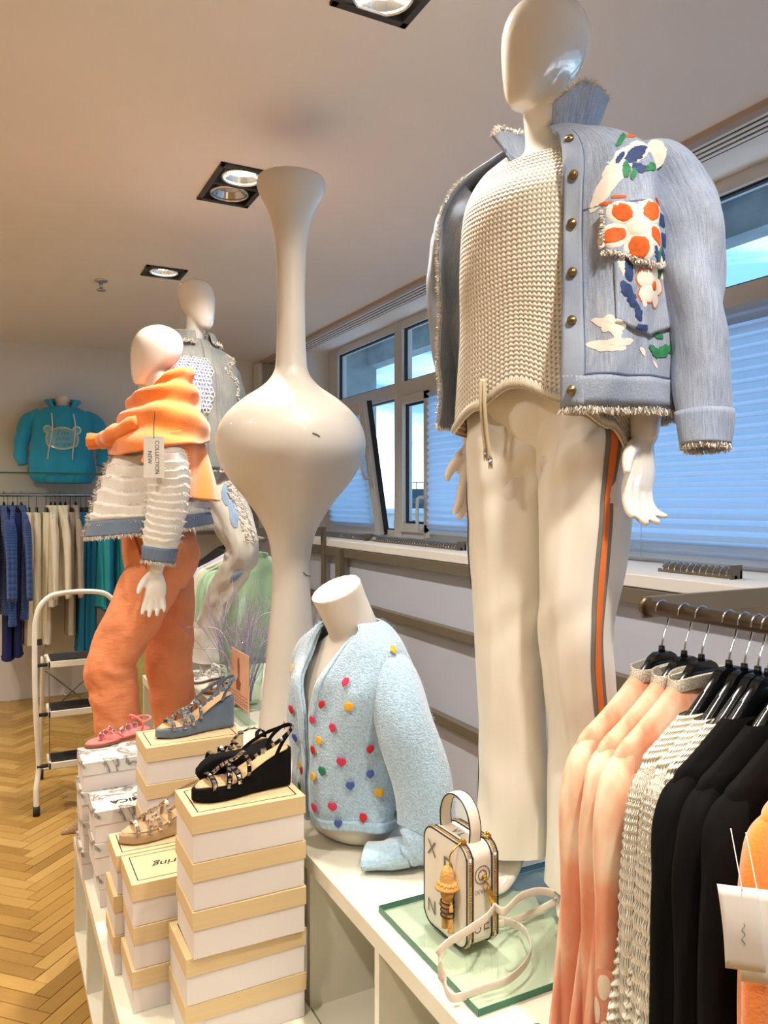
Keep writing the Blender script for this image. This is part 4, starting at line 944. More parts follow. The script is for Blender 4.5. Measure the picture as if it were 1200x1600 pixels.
us3 = side_u(lf3, (.1, -1, 0)); fringe(a, [lf3(us3+.04*math.sin(i*1.7), .12+.22*i/60) for i in range(61)], [(.5, -.6, -.4)]*61, .022, 8, rnd, w=.002); a.build('ripped_threads', m_fray, jn)
a = MB(); sg = 1
wm = M('worn_blue_denim', (150, 176, 206), .9)
for k, (v_, r_) in enumerate(((.17, .022), (.24, .026), (.52, .024))): a = MB(); decal(a, lf3, us3+.06, v_, 2.0, 1.2, blot(r_, 1.6, 1.2, k), .004, 3, 24); a.build('worn_patch', wm, jn)
# ---------------------------------------------------------------- tall vase
VS = 2.46/FPX
vprof = [(1171, 52), (1168, 55), (1120, 49), (1060, 42), (1000, 36), (930, 30), (880, 29.5), (840, 36), (810, 50), (780, 71), (750, 95), (720, 111), (697, 116), (672, 112), (648, 98), (625, 73), (605, 44), (585, 28), (560, 23.5), (480, 21.5), (400, 23.5), (360, 28), (330, 37), (305, 50), (292, 53.5), (284, 52)]
vp = P(455, 1171, z=.711)
vase = thing('floor_vase', 'tall off-white vase with long neck and swollen belly on the counter', 'vase', (vp.x, vp.y, .711))
prof = [(r*VS, (1171-y)*VS) for y, r in vprof]
dense = [cat(prof, i/160) for i in range(161)]; dense = [(0.0005, 0)]+dense
inner = [(.095, prof[-1][1]-.004), (.075, prof[-1][1]-.035), (.050, prof[-1][1]-.09), (.038, prof[-1][1]-.16), (.0005, prof[-1][1]-.18)]
MB().lathe(dense+inner, 96).build('vessel', m_vase, vase)
def on_vase(px, py): # a spot of the vase's skin
    h = (1171-py)*VS; r = 0
    for (r0, h0), (r1, h1) in zip(dense, dense[1:]):
        if h0 <= h <= h1: r = r0+(r1-r0)*(h-h0)/(h1-h0+1e-9)
    l = (px-455)*VS; a = math.asin(max(-1, min(1, l/max(r, .01)))); d = -FW*math.cos(a)+RT*math.sin(a); return d*(r+.0005)+Vector((0, 0, h))
for q in (((498, 687), (504, 689), (508, 692)), ((476, 893), (480, 898), (486, 901))):
    a = MB(); a.tube([on_vase(*p) for p in q], .0022, 6); a.build('chip', M('grey_chip', (120, 112, 100), .9), vase)

# ---------------------------------------------------------------- bust in the heart cardigan
bp = P(545, 1306, z=.711)
bust = thing('bust_form', 'white headless bust in pale blue cardigan with coloured hearts', 'mannequin', (bp.x+.018, bp.y+.02, .711), -YAW-math.radians(50))
a = MB(); a.surf(ringf([(.0, 0, 0, .085, .06), (.012, 0, 0, .105, .078), (.05, 0, 0, .128, .10), (.13, 0, 0, .132, .105), (.22, 0, -.005, .128, .10), (.30, 0, -.012, .132, .105), (.37, 0, -.005, .14, .09), (.42, 0, .0, .135, .068), (.455, 0, .0, .09, .052), (.475, 0, 0, .05, .045)], 0, 360, 2.1), 64, 50, True, True, True)
a.tube([(.0, .02, .42), (.0, .004, .48), (.0, -.026, .54), (.0, -.050, .585)], [.066, .060, .059, .062], 36, 24)
a.build('body', m_matte_form, bust, remesh=.004, smit=4)
CR = [(.505, .0, .008, .062, .058), (.495, .0, .008, .095, .07), (.468, 0, .004, .135, .085), (.43, 0, .0, .160, .10), (.37, 0, -.006, .168, .125), (.28, 0, -.010, .160, .128), (.18, 0, -.004, .150, .122), (.10, 0, 0, .148, .12), (.055, 0, 0, .142, .115)]
CRR, cvl = resample(CR); CG, cul = arcmap(.16, .125, 2.2, 2, 358)
cf0 = ringf(CRR, 2, 358, 2.2, lambda th, v: (.007*math.sin(5*th+7*v)+.010*nz(math.cos(th)*2, math.sin(th)*2, v*3))*sm(.15, .4, v)+.006*max(0, math.sin(18*v+3*math.sin(th)))*sm(.6, 1, v))
def cf(u, v):
    x, y, z = cf0(CG(u), v); e = min(u, 1-u); w = max(0, 1-v/.50)
    k = w**1.1*.085*max(0, 1-e/.16)                      # v neck: the edges lean back and outwards
    s_ = 1 if u < .5 else -1
    return (x+s_*k*.85, y+k*.25, z-k*.2)
a = MB(); a.surf(cf, 150, 110, False, us=cul, vs_=cvl); cg = a.build('cardigan', m_cardigan, bust, solid=.006)
a = MB(); strip(a, cf, .001, .022, .03, .995, 4, 90, .003); strip(a, cf, .978, .999, .03, .995, 4, 90, .003); a.build('button_band', m_cardrib, cg, solid=.004)
a = MB(); strip(a, cf, .0, 1, .955, 1.0, 150, 4, .003); a.build('hem_rib', m_cardrib, cg, solid=.004)
heart = lambda R: (lambda t: R*(1-.28*max(0, 1-abs(((t+PI/2+PI) % (2*PI))-PI)/.55)+.22*max(0, 1-abs(((t-PI/2+PI) % (2*PI))-PI)/.5)))
# hearts read off the photograph: colour, u, v (v down), on the figure's left front; others repeat round the back
hearts = [('yellow', .24, .20), ('pink', .105, .33), ('red', .045, .44), ('yellow', .13, .425), ('pink', .095, .53), ('pink', .022, .52), ('yellow', .052, .60), ('red', .185, .62), ('red', .030, .65), ('pink', .115, .67), ('green', .065, .725), ('blue', .185, .735), ('blue', .13, .78), ('pink', .085, .875), ('yellow', .205, .82), ('yellow', .035, .765), ('red', .165, .93), ('blue', .095, .955), ('green', .245, .93), ('pink', .035, .90),
          ('red', .955, .50), ('yellow', .93, .33), ('blue', .955, .63), ('yellow', .96, .76), ('green', .96, .86), ('red', .975, .78), ('pink', .90, .60), ('blue', .86, .75), ('yellow', .88, .90), ('red', .82, .55), ('pink', .75, .7), ('green', .7, .5), ('yellow', .6, .8), ('blue', .5, .6), ('red', .4, .75), ('pink', .35, .55)]
for k, u, v in hearts:
    a = MB(); decal(a, cf, u, v, 1/cul, 1/cvl, heart(.0098), .0085, 4, 28, rot=0); a.build('heart', HEART[k], cg)
# sleeves: full, falling outwards to the counter, ribbed cuff folded flat
cs = lambda u, v: .03*math.sin(4*PI*u+8*v)+.08*nz(math.cos(2*PI*u)*1.4, math.sin(2*PI*u)*1.4, v*5)+.05*math.sin(34*v+5*math.cos(2*PI*u))*sm(.62, .8, v)
csl = tubef([(.09, .0, .425), (.145, .0, .385), (.195, .0, .29), (.222, .018, .18), (.238, .02, .085), (.235, -.005, .045), (.222, -.025, .030)], [.042, .058, .066, .066, .062, .054, .046], [1, 1, 1, 1, .95, .8, .55], up=(0, -1, 0), fold=cs)
a = MB(); a.surf(csl, 60, 130, True, us=.4, vs_=.55); s_ = a.build('sleeve', m_cardigan, cg)
a = MB(); a.tube([(.226, -.020, .036), (.20, -.045, .030), (.18, -.062, .024), (.155, -.084, .020)], [.044, .050, .048, .054], 48, 30, flat=[.6, .52, .44, .36], up=(-.66, .75, 0), fold=lambda u, v: .05*math.sin(2*PI*u*22)); a.build('ribbed_cuff', m_cardrib, s_)
csr = tubef([(-.10, .0, .430), (-.160, .01, .385), (-.185, .02, .29), (-.190, .03, .18), (-.17, .03, .09), (-.14, .05, .04)], [.050, .064, .060, .055, .045, .036], up=(0, -1, 0), fold=cs)
a = MB(); a.surf(csr, 50, 100, True, us=.4, vs_=.55); a.build('sleeve', m_cardigan, cg)
for u, v, c_ in ((.25, .12, 'yellow'), (.3, .55, 'red'), (.1, .75, 'pink')): 
    a = MB(); decal(a, csr, u, v, 2.4, 2.0, heart(.0098), .004, 3, 20); a.build('heart', HEART[c_], cg)

# loose mohair hairs standing off the wool
rnd = random.Random(77); a = MB()
for k in range(5200):
    fn, u, v = (cf, rnd.random(), rnd.uniform(.02, .98)) if k % 5 < 3 else (csl, rnd.random(), rnd.uniform(.05, .95))
    p = Vector(fn(u, v)); n_ = fnorm(fn, u, v); fringe(a, [p+n_*.002], [n_+Vector((rnd.uniform(-1, 1), rnd.uniform(-1, 1), rnd.uniform(-1, 1)))*.9], .0075, 1, rnd, w=.00022, spread=0)
a.build('mohair_hairs', m_cardigan, cg, kind='stuff')

# ---------------------------------------------------------------- handbag
hb_ = P(722, 1490, z=.724)
bag = thing('handbag', 'white boxy handbag with gold zips and straw doll charm on the glass plate', 'bag', (hb_.x+.038, hb_.y+.066, .7235), math.radians(3))
BX, BY, BZ = .038, .066, .176
def rbox(hy, z0, z1, r, x0, x1, n=10):
    """rounded rectangle in the YZ plane, pushed along X"""
    pts = []
    for cy, cz, a0 in ((hy-r, z1-r, 0), (-hy+r, z1-r, 90), (-hy+r, z0+r, 180), (hy-r, z0+r, 270)):
        for i in range(n+1): t = math.radians(a0+90*i/n); pts.append((cy+r*math.cos(t), cz+r*math.sin(t)))
    return pts
def slab(mb, hy, z0, z1, r, x0, x1, dome=0):
    p = rbox(hy, z0, z1, r, x0, x1); n = len(p); rows = [(x0, .0), (x0, 1), (x1, 1), (x1, .0)]
    b = len(mb.v); vs = []; cz = (z0+z1)/2
    lay = [(x0-dome, .6), (x0-dome*.6, .85), (x0, .985), (x0+.001, 1), (x1-.001, 1), (x1, .985), (x1+dome*.6, .85), (x1+dome, .6)]
    for x, s_ in lay: vs += [(x, y*s_, cz+(z-cz)*s_) for y, z in p]
    fs = [(j*n+i, j*n+(i+1) % n, (j+1)*n+(i+1) % n, (j+1)*n+i) for j in range(len(lay)-1) for i in range(n)]
    fs += [tuple(range(n-1, -1, -1)), tuple((len(lay)-1)*n+i for i in range(n))]; mb.add(vs, fs)
a = MB(); slab(a, BY, 0, BZ, .026, -BX+.004, BX-.004, .003); bb_ = a.build('body', m_bag, bag, angle=50)
def ringtube(mb, x, hy, z0, z1, r, rad, n=8): 
    p = rbox(hy, z0, z1, r, 0, 0, 8); p = p+[p[0]]; mb.tube([(x, y, z) for y, z in p], rad, n, len(p)*2, cap=False)
for s in (-1, 1):
    x = s*(BX-.011)
    a = MB(); ringtube(a, x, BY+.0005, -.0005, BZ+.0005, .026, .0032); z_ = a.build('zip_tape', m_strap, bag)
    a = MB(); p = rbox(BY+.003, -.002, BZ+.003, .028, 0, 0, 8); L2 = []
    for (y0, z0), (y1, z1) in zip(p, p[1:]+p[:1]):
        m_ = max(1, int(math.hypot(y1-y0, z1-z0)/.0026))
        for i in range(m_):
            y, z = y0+(y1-y0)*i/m_, z0+(z1-z0)*i/m_; ang = math.atan2(z-BZ/2, y); a.box((x, y, z), (.0050, .0016, .0016))
    a.build('zip_teeth', m_gold, z_, smooth=False, kind='stuff')
    a = MB(); ringtube(a, x-.0062*s*-1 if False else x+.0065, BY+.001, -.001, BZ+.001, .027, .0014, 6); ringtube(a, x-.0065, BY+.001, -.001, BZ+.001, .027, .0014, 6); a.build('edge_piping', m_edge, bag)
    a = MB(); a.box((x, -.046, BZ+.006), (.009, .012, .006)); a.box((x, -.046, BZ+.010), (.004, .008, .004)); a.build('zip_slider', m_gold, bag, bevel=.001)
# carrying handle along the bag, arched
a = MB(); hp = [(0, -.044, BZ-.001), (0, -.046, BZ+.025), (0, -.036, BZ+.052), (0, -.014, BZ+.068), (0, .014, BZ+.068), (0, .036, BZ+.052), (0, .046, BZ+.025), (0, .044, BZ-.001)]
a.tube(hp, .0035, 16, 60, flat=3.2, up=(0, 1, 0)) if False else a.tube(hp, .0115, 16, 60, flat=.22, up=(1, 0, 0)); hd = a.build('handle', m_strap, bag)
a = MB(); 
for s in (-1, 1): a.tube([(s*.0118, y, z) for x, y, z in hp], .0013, 6, 60)
a.build('handle_edge', m_edge, hd)
a = MB()
for y in (-.048, .048): a.cyl((.0, y*1.12, BZ-.012), (.0, y*1.16, BZ-.012), .0035)
a.build('rivet', m_gold, bag)
# print: letters, circles and bars on the two faces seen
ff = lambda x, z: (lambda y_: (-BX-.0022, y_, z))(x)     # front face (-X): x is along -Y as seen
a = MB()
textmesh(a, 'REMAXI', .020, lambda x, y: (-BX-.0006, -.030+y, BZ*.40-x)); textmesh(a, 'D', .046, lambda x, y: (-BX-.0006, -.018-x, BZ*.72+y)); textmesh(a, 'K', .040, lambda x, y: (-BX-.0006, -.02+y, BZ*.57-x)); textmesh(a, 'M', .036, lambda x, y: (-BX-.0006, -.020-x, BZ*.25+y)); textmesh(a, 'X', .040, lambda x, y: (-BX-.0006, .035-x, BZ*.80+y)); textmesh(a, 'N', .036, lambda x, y: (-BX-.0006, .035-x, BZ*.2+y))
a.build('printed_letters', m_bagprint, bb_, smooth=False, kind='stuff')
a = MB(); yf_ = -BY-.0008
textmesh(a, 'REMAXI', .011, lambda x, y: (.004-x, yf_, BZ*.56-y)); textmesh(a, 'EI', .030, lambda x, y: (.012+x, yf_, BZ*.22+y)); textmesh(a, 'U', .026, lambda x, y: (-.010+x, yf_, BZ*.20+y))
for R_ in (.0155, .0085):
    for i in range(26): t = 2*PI*i/26; a.box((.0+R_*math.cos(t), yf_, BZ*.72+R_*math.sin(t)), (.0016, .0008, .0028 if R_ > .01 else .0022), m=Matrix.Rotation(-t, 3, 'Y'))
a.build('printed_ring', m_bagprint, bb_, smooth=False, kind='stuff')
a = MB()
textmesh(a, 'V L', .022, lambda x, y: (-.004+y, .0-x, BZ+.0009)); a.build('printed_letters', m_bagprint, bb_, smooth=False, kind='stuff')
# clasp and long strap lying on the glass
a = MB(); a.tube([(.002, yf_-.002, BZ*.68), (.006, yf_-.009, BZ*.63), (.008, yf_-.006, BZ*.58)], .0022, 8); a.tube([(.008, yf_-.006, BZ*.60), (.012, yf_-.010, BZ*.50), (.016, yf_-.013, BZ*.42)], [.004, .0052, .003], 10); a.ball((.002, yf_-.003, BZ*.70), .005); a.build('clasp', m_gold, bag)
def wp(px, py, z): # a point of the strap, in the bag's own frame
    q = P(px, py, z=z)-Vector(bag.location); return tuple(Matrix.Rotation(-bag.rotation_euler.z, 3, 'Z') @ q)
sp = [(.016, yf_-.013, BZ*.42), wp(760, 1434, .815), wp(728, 1456, .80), wp(694, 1478, .80), wp(686, 1500, .78), wp(692, 1530, .745), wp(702, 1556, .729), wp(718, 1558, .727), wp(752, 1546, .728), wp(796, 1530, .730), wp(824, 1502, .733), wp(828, 1474, .734), wp(808, 1446, .732), (BX-.004, .02, .012)]
a = MB(); a.tube(sp, .0075, 12, 150, flat=.20, up=(0, 0, 1)); sb = a.build('shoulder_strap', m_strap, bag)
sp2 = [(.016, yf_-.013, BZ*.42), wp(788, 1424, .80), wp(812, 1402, .80), wp(840, 1393, .78), wp(862, 1396, .76), wp(866, 1408, .745), wp(846, 1420, .735), wp(815, 1434, .729), (BX+.01, -.03, .006)]
a = MB(); a.tube(sp2, .0075, 12, 110, flat=.20, up=(0, 0, 1)); a.build('shoulder_strap', m_strap, bag)
# straw doll charm hanging on the front face
ch = MB(); cx_, cy_ = -BX-.012, -.040
ch.tube([(-BX+.008, -.046, BZ+.006), (cx_, cy_-.002, BZ-.012), (cx_, cy_, BZ-.035)], .0016, 6); t1 = ch.build('charm_chain', m_gold, bag)
a = MB(); a.lathe([(.0005, .034), (.006, .033), (.011, .024), (.013, .012), (.014, .006), (.022, .000), (.0225, -.003), (.014, -.001), (.0005, .0)], 28, (cx_, cy_+.008, BZ*.60)); ht = a.build('charm_hat', m_raffia, bag)
a = MB(); a.tube([(cx_-.013*math.cos(t), cy_+.008+.015*math.sin(t), BZ*.60+.004) for t in [2*PI*i/12 for i in range(13)]], .0042, 8, 60, fold=lambda u, v: .25*math.sin(2*PI*(u+14*v))); a.build('hat_brim_braid', m_raffia, ht)
a = MB(); a.ball((cx_, cy_+.008, BZ*.52), .012, 16); a.ball((cx_, cy_+.008, BZ*.41), .013, 16, (.8, .9, 1.25))
for s in (-1, 1): a.tube([(cx_, cy_+.008+s*.007, BZ*.34), (cx_-.001, cy_+.006+s*.009, BZ*.26), (cx_, cy_+.006+s*.009, BZ*.17)], [.0055, .005, .0065], 10, 14); a.tube([(cx_, cy_+.008+s*.009, BZ*.46), (cx_-.003, cy_+.008+s*.017, BZ*.38)], .0038, 8)
dl = a.build('charm_doll', m_raffia, bag)
a = MB()
for i in range(4): a.tube([(cx_+.0125*math.cos(t)*.85, cy_+.008+.0138*math.sin(t)*.95, BZ*.445-i*.008) for t in [2*PI*j/10 for j in range(11)]], .0014, 6, 30)
a.build('charm_stripes', m_edge, dl)

# small black shoe toe at the counter's near end
bt = P(806, 1603, z=.73)
# ---------------------------------------------------------------- shoe boxes
LIDH = .038
def shoebox(label, x0, x1, y0, y1, z0, h, kind='wood', rz=0, frame=False, text=None, group=None):
    cx, cy = (x0+x1)/2, (y0+y1)/2; w, d = (x1-x0)/2, (y1-y0)/2
    o = thing('shoe_box', label, 'box', (cx, cy, z0+.0005), rz, group); h -= .001
    MB().bb(-w+.003, w-.003, -d+.003, d-.003, 0, h-.004).build('base', m_boxbase, o, smooth=False, bevel=.0008)
    lid = MB().bb(-w, w, -d, d, h-LIDH, h).build('lid', m_boxlid if kind == 'wood' else m_marble, o, smooth=False, bevel=.0010)
    if kind == 'wood':
        a = MB(); x, y, t, z = w-.016, d-.016, .0013, h+.0003
        a.bb(-x, x, -y-t, -y+t, z-.0002, z); a.bb(-x, x, y-t, y+t, z-.0002, z); a.bb(-x-t, -x+t, -y, y, z-.0002, z); a.bb(x-t, x+t, -y, y, z-.0002, z)
        if frame: a.build('printed_frame', m_ink, lid, smooth=False)
    if text:
        a = MB(); sz, dx, dy, it = text[1:]
        textmesh(a, text[0], sz, lambda px, py: (dx-px, dy-py, h+.0004), italic=it, bold=.0011 if it == 0 else .0003); a.build('lettering', m_ink, lid, smooth=False)
    # small punched marks and the dark slit at the corner of the base
    return o
ords = ['topmost', 'second', 'third', 'fourth', 'lowest']
pA = .0975; zA = .38
A = [(.350, .612, 1.572, 1.732), (.350, .610, 1.570, 1.730), (.362, .606, 1.556, 1.715), (.361, .605, 1.557, 1.716), (.360, .604, 1.556, 1.716)]
labA = ['wood-print shoe box at the foot of the nearest stack', 'wood-print shoe box, second from the bottom of the nearest stack, jutting left', 'middle wood-print shoe box of the nearest five-box stack', 'wood-print shoe box just under the one with the black sandals', 'wood-print shoe box carrying the black studded sandals']
for i, q in enumerate(A): shoebox(labA[i], *q, zA+pA*i, pA, rz=(.0, .012, -.006, .004, 0)[i], frame=i in (1, 4), text=(('couturing', .034, .02, .01, .35) if i == 4 else None))
topA = zA+5*pA
pB = .0945
labB = ['wood-print shoe box at the bottom beside the nearest stack', 'wood-print shoe box in the middle of the stack left of the nearest', 'wood-print shoe box with script on its bare lid, in front of the taupe sandal']
for i in range(3): shoebox(labB[i], .274+(.004 if i == 1 else 0), .516, 1.748, 1.902, zA+pB*i, pB, rz=(.01, -.008, 0)[i], frame=i == 2, text=(('couturing', .036, .01, .0, .35) if i == 2 else None))
labB2 = ['lowest wood-print shoe box of the stack under the taupe sandal', 'middle wood-print shoe box of the stack under the taupe sandal', 'wood-print shoe box carrying the taupe sandal']
for i in range(3): shoebox(labB2[i], .258 if i < 2 else .264, .51, 1.908, 2.045, zA+pB*i, pB, frame=i == 2)
pC = .0965
labC = ['lowest wood-print shoe box under the blue sandal', 'second-lowest wood-print shoe box under the blue sandal', 'middle wood-print shoe box of the blue sandal stack', 'wood-print shoe box just below the blue sandal box', 'wood-print shoe box carrying the slate blue sandal']
for i in range(5): shoebox(labC[i], .358, .616, 2.055, 2.215, zA+pC*i, pC, rz=(0, .01, -.008, .005, 0)[i], frame=i == 4, text=(('couturing', .034, -.02, -.01, .35) if i == 4 else None))
pD = .089
labD = ['lowest marble-print shoe box at the shelf edge, front stack', 'middle marble-print shoe box of the front marble stack', 'marble-print shoe box with black lettering on its lid']
for i in range(3): shoebox(labD[i], .254+(.012 if i == 0 else 0), .505, 2.245, 2.405, zA+pD*i, pD, 'marble', text=(('AMICA', .036, -.022, -.025, 0) if i == 2 else None))
pE = .0865
labE = ['lowest marble-print shoe box of the rear marble stack', 'second marble-print shoe box of the rear marble stack', 'third marble-print shoe box of the rear marble stack', 'marble-print shoe box carrying the pink jewelled flat sandal']
for i in range(4): shoebox(labE[i], .238+(.004 if i % 2 else 0), .482, 2.432, 2.595, zA+pE*i, pE, 'marble', rz=(0, .008, -.006, 0)[i])

# ---------------------------------------------------------------- sandals
def sole_loft(mb, L_, W, top, bot, z_off=0, n=28, ins=1.0, t0=0, t1=1):
    wd = [(0, .18), (.05, .52), (.14, .86), (.26, 1.0), (.38, .97), (.55, .80), (.75, .73), (.92, .72), (.98, .56), (1, .30)]
    def half(t):
        for (a_, x), (b_, y) in zip(wd, wd[1:]):
            if a_ <= t <= b_: return (x+(y-x)*(t-a_)/(b_-a_))*W/2
        return W*.15
    def f(u, v):
        t = t0+(t1-t0)*v; a_ = 2*PI*u; c_, s_ = math.cos(a_), math.sin(a_); e = .35
        Y = math.copysign(abs(c_)**e, c_); Z = math.copysign(abs(s_)**e, s_)
        zt, zb = top(t), bot(t)
        return (-L_/2+L_*t, half(t)*ins*Y+.004*math.sin(PI*t), (zt+zb)/2+(zt-zb)/2*Z+z_off)
    mb.surf(f, 28, n, True, True, True); return half
def strapband(mb, pts, w, studs=None, smb=None, gem=.0042, up=None, n=60):
    f = tubef(pts, w, .18, up=up); mb.surf(f, 10, n, True, True, True)
    if studs:
        for i in range(studs):
            v = (i+.5)/studs; p = (Vector(f(.25, v))+Vector(f(.75, v)))/2; a_ = Vector(f(.25, v))-Vector(f(.75, v)); T = (Vector(f(.25, min(1, v+.01)))-Vector(f(.25, max(0, v-.01))))
            if a_.length == 0 or T.length == 0: continue
            nrm = a_.normalized(); T = T.normalized(); B = T.cross(nrm)
            if nrm.z < 0 and abs(nrm.z) > .3: nrm = -nrm
            if nrm.dot(p-Vector((0, 0, .03))) < 0: nrm = -nrm
            p = p+nrm*(w*.18); g = gem
            smb.add([p+T*g+B*g, p-T*g+B*g, p-T*g-B*g, p+T*g-B*g, p+nrm*g*.9], [(0, 1, 4), (1, 2, 4), (2, 3, 4), (3, 0, 4)])
def wedge_sandal(label, toe, heel, z, mat, L_=.222, H=.074, plat=.028, lying=False, studs=True, cat_='sandal'):
    t_ = Vector(toe); h_ = Vector(heel); mid = (t_+h_)/2; rz = math.atan2(h_.y-t_.y, h_.x-t_.x)
    o = thing('wedge_sandal', label, cat_, (mid.x, mid.y, z+.0005), rz)
    top = lambda t: plat+(H-plat)*sm(.34, 1.0, t)**.85 - .004*(1-sm(0, .1, t)); bot = lambda t: .004*(1-sm(0, .18, t))
    a = MB(); half = sole_loft(a, L_, .076, top, bot, n=40); w_ = a.build('wedge_sole', m_suede[mat], o)
    a = MB(); sole_loft(a, L_*.94, .076*.9, lambda t: top(t)+.003, lambda t: top(t)-.001, n=30); a.build('insole', m_insole, o)
    a = MB(); s_ = MB(); X = lambda t: -L_/2+L_*t
    def over(t, hgt, w, st, t2=None, lo=.0):
        t2 = t2 if t2 is not None else t; y0 = half(t)*.97; y1 = half(t2)*.97; z0 = top(t)-.004; z1 = top(t2)-.004
        strapband(a, [(X(t), -y0, z0), (X(t)+(X(t2)-X(t))*.15, -y0*.86, z0+hgt*.7), (X((t+t2)/2), 0, max(z0, z1)+hgt), (X(t)+(X(t2)-X(t))*.85, y1*.86, z1+hgt*.7), (X(t2), y1, z1)], w, st, s_, up=None)
    over(.17, .022, .0062, 9); over(.30, .032, .0062, 9, .42); over(.42, .032, .0062, 9, .30); over(.52, .046, .0050, 7, .50)
    strapband(a, [(X(.20), 0, plat+.022), (X(.30), 0, plat+.036), (X(.42), 0, plat+.044), (X(.50), .0, top(.5)+.046)], .0052, 8, s_)
    ti = [(X(.80), -half(.8), top(.8)), (X(.86), -half(.85)*1.05, top(.86)+.022), (X(.97), -.020, top(1)+.040), (X(1.03), 0, top(1)+.046), (X(.97), .020, top(1)+.040), (X(.86), half(.85)*1.05, top(.86)+.022), (X(.80), half(.8), top(.8))]
    strapband(a, ti, .0046, 0, None)
    strapband(a, [(X(.50), -.028, top(.5)+.030), (X(.62), -.036, top(.62)+.036), (X(.80), -.036, top(.8)+.034), (X(.98), -.018, top(1)+.040), (X(1.03), 0, top(1)+.044), (X(.98), .018, top(1)+.040), (X(.80), .036, top(.8)+.034), (X(.62), .036, top(.62)+.034), (X(.50), .028, top(.5)+.030)], .0044, 16, s_)
    st = a.build('straps', m_suede[mat], o)
    a = MB(); a.box((X(.64), -.037, top(.64)+.036), (.010, .005, .012)); a.build('buckle', m_chrome, o, bevel=.001)
    s_.build('studs', m_gem, st, smooth=False, kind='stuff')
    return o
zt = lambda px, py, z: P(px, py, z=z)
wedge_sandal('black studded wedge sandal with tan insole on the nearest box stack', zt(300, 1254, topA), zt(452, 1222, topA), topA, 'black', H=.082, plat=.032)
# the second black sandal lies on its side behind the first
o = wedge_sandal('black wedge sandal lying on its side behind its mate', zt(338, 1226, topA), zt(478, 1196, topA), topA+.030, 'black', L_=.20, H=.070)
o.rotation_euler = (math.radians(-78), 0, o.rotation_euler[2]); o.location.z = topA+.040; o.location.y = 1.675; o.location.x = .50
wedge_sandal('slate blue studded wedge sandal on a wood-print box', zt(246, 1154, zA+5*pC), zt(361, 1133, zA+5*pC), zA+5*pC, 'slate', H=.092)
wedge_sandal('taupe suede studded wedge sandal on a wood-print box', zt(192, 1318, zA+3*pB), zt(320, 1290, zA+3*pB), zA+3*pB, 'taupe')
def flat_sandal(label, toe, heel, z, mat, gem, L_=.23, cat_='sandal'):
    t_ = Vector(toe); h_ = Vector(heel); mid = (t_+h_)/2; rz = math.atan2(h_.y-t_.y, h_.x-t_.x); o = thing('flat_sandal', label, cat_, (mid.x, mid.y, z+.0005), rz)
    a = MB(); half = sole_loft(a, L_, .078, lambda t: .009+.004*sm(.7, 1, t), lambda t: .0); a.build('sole', m_sole, o)
    a = MB(); sole_loft(a, L_*.985, .076, lambda t: .014+.004*sm(.7, 1, t), lambda t: .008); a.build('insole', mat, o)
    X = lambda t: -L_/2+L_*t; a = MB(); g = MB()
    a.tube([(X(.20), 0, .012), (X(.24), .0, .028), (X(.30), 0, .036)], .004, 8); a.tube([(X(.30), 0, .036), (X(.40), -.025, .034), (X(.50), -.032, .014)], .004, 8); a.tube([(X(.30), 0, .036), (X(.40), .025, .036), (X(.50), .032, .014)], .004, 8)
    a.tube([(X(.78), -.030, .014), (X(.80), -.034, .045), (X(.74), -.015, .064), (X(.74), .015, .064), (X(.80), .034, .045), (X(.78), .030, .014)], .0042, 8); a.tube([(X(.80), -.034, .045), (X(.95), -.026, .050), (X(1.0), 0, .052), (X(.95), .026, .050), (X(.80), .034, .045)], .004, 8)
    sb_ = a.build('straps', mat, o)
    rg = MB()
    for p, r in (((X(.21), -.006, .030), .010), ((X(.27), -.010, .040), .009), ((X(.37), -.020, .040), .006), ((X(.48), -.030, .036), .011), ((X(.56), -.034, .044), .012), ((X(.66), -.034, .046), .010), ((X(.44), .026, .034), .010)):
        g.ball(p, r*.62, 10, (1, .6, 1)); rg.tube([(p[0]+r*math.cos(t), p[1]-.002, p[2]+r*math.sin(t)) for t in [2*PI*i/10 for i in range(11)]], .0022, 6, 24)
    g.build('stones', gem, sb_, kind='stuff'); rg.build('stone_settings', m_gem, sb_, kind='stuff'); return o
zD = zA+4*pE
flat_sandal('coral pink flat sandal with silver and pink jewels on marble box', zt(134, 1170, zD), zt(232, 1143, zD), zD, m_suede['coral'], m_pinkgem)
# a glittering pointed pump behind the marble boxes
tp = zt(100, 1306, zA); 
o = thing('pump', 'gold glitter pointed shoe poking out beside the marble boxes', 'shoe', (tp.x+.10, tp.y+.02, zA+.0005), math.radians(8))
a = MB(); a.surf(lambda u, v: (-.11+.23*v, (.004+.036*math.sin(PI*min(1, v*1.25)/2)*(1-.25*v))*math.cos(2*PI*u)*1.0, .004+.002*v+(.010+.062*sm(0, .45, v))*(max(0, math.sin(2*PI*u))**.7)*(1-.25*sm(.4, .6, v))), 32, 36, True, True, True); a.build('upper', M('gold_glitter', (196, 168, 124), .35, .4, var=.35, vscale=500, bscale=700, bstr=1), o)
a = MB(); a.surf(lambda u, v: (-.108+.22*v, (.003+.035*math.sin(PI*min(1, v*1.25)/2)*(1-.25*v))*math.cos(2*PI*u), .002+.002*math.sin(2*PI*u)), 20, 20, True, True, True); a.build('sole', m_sole, o)
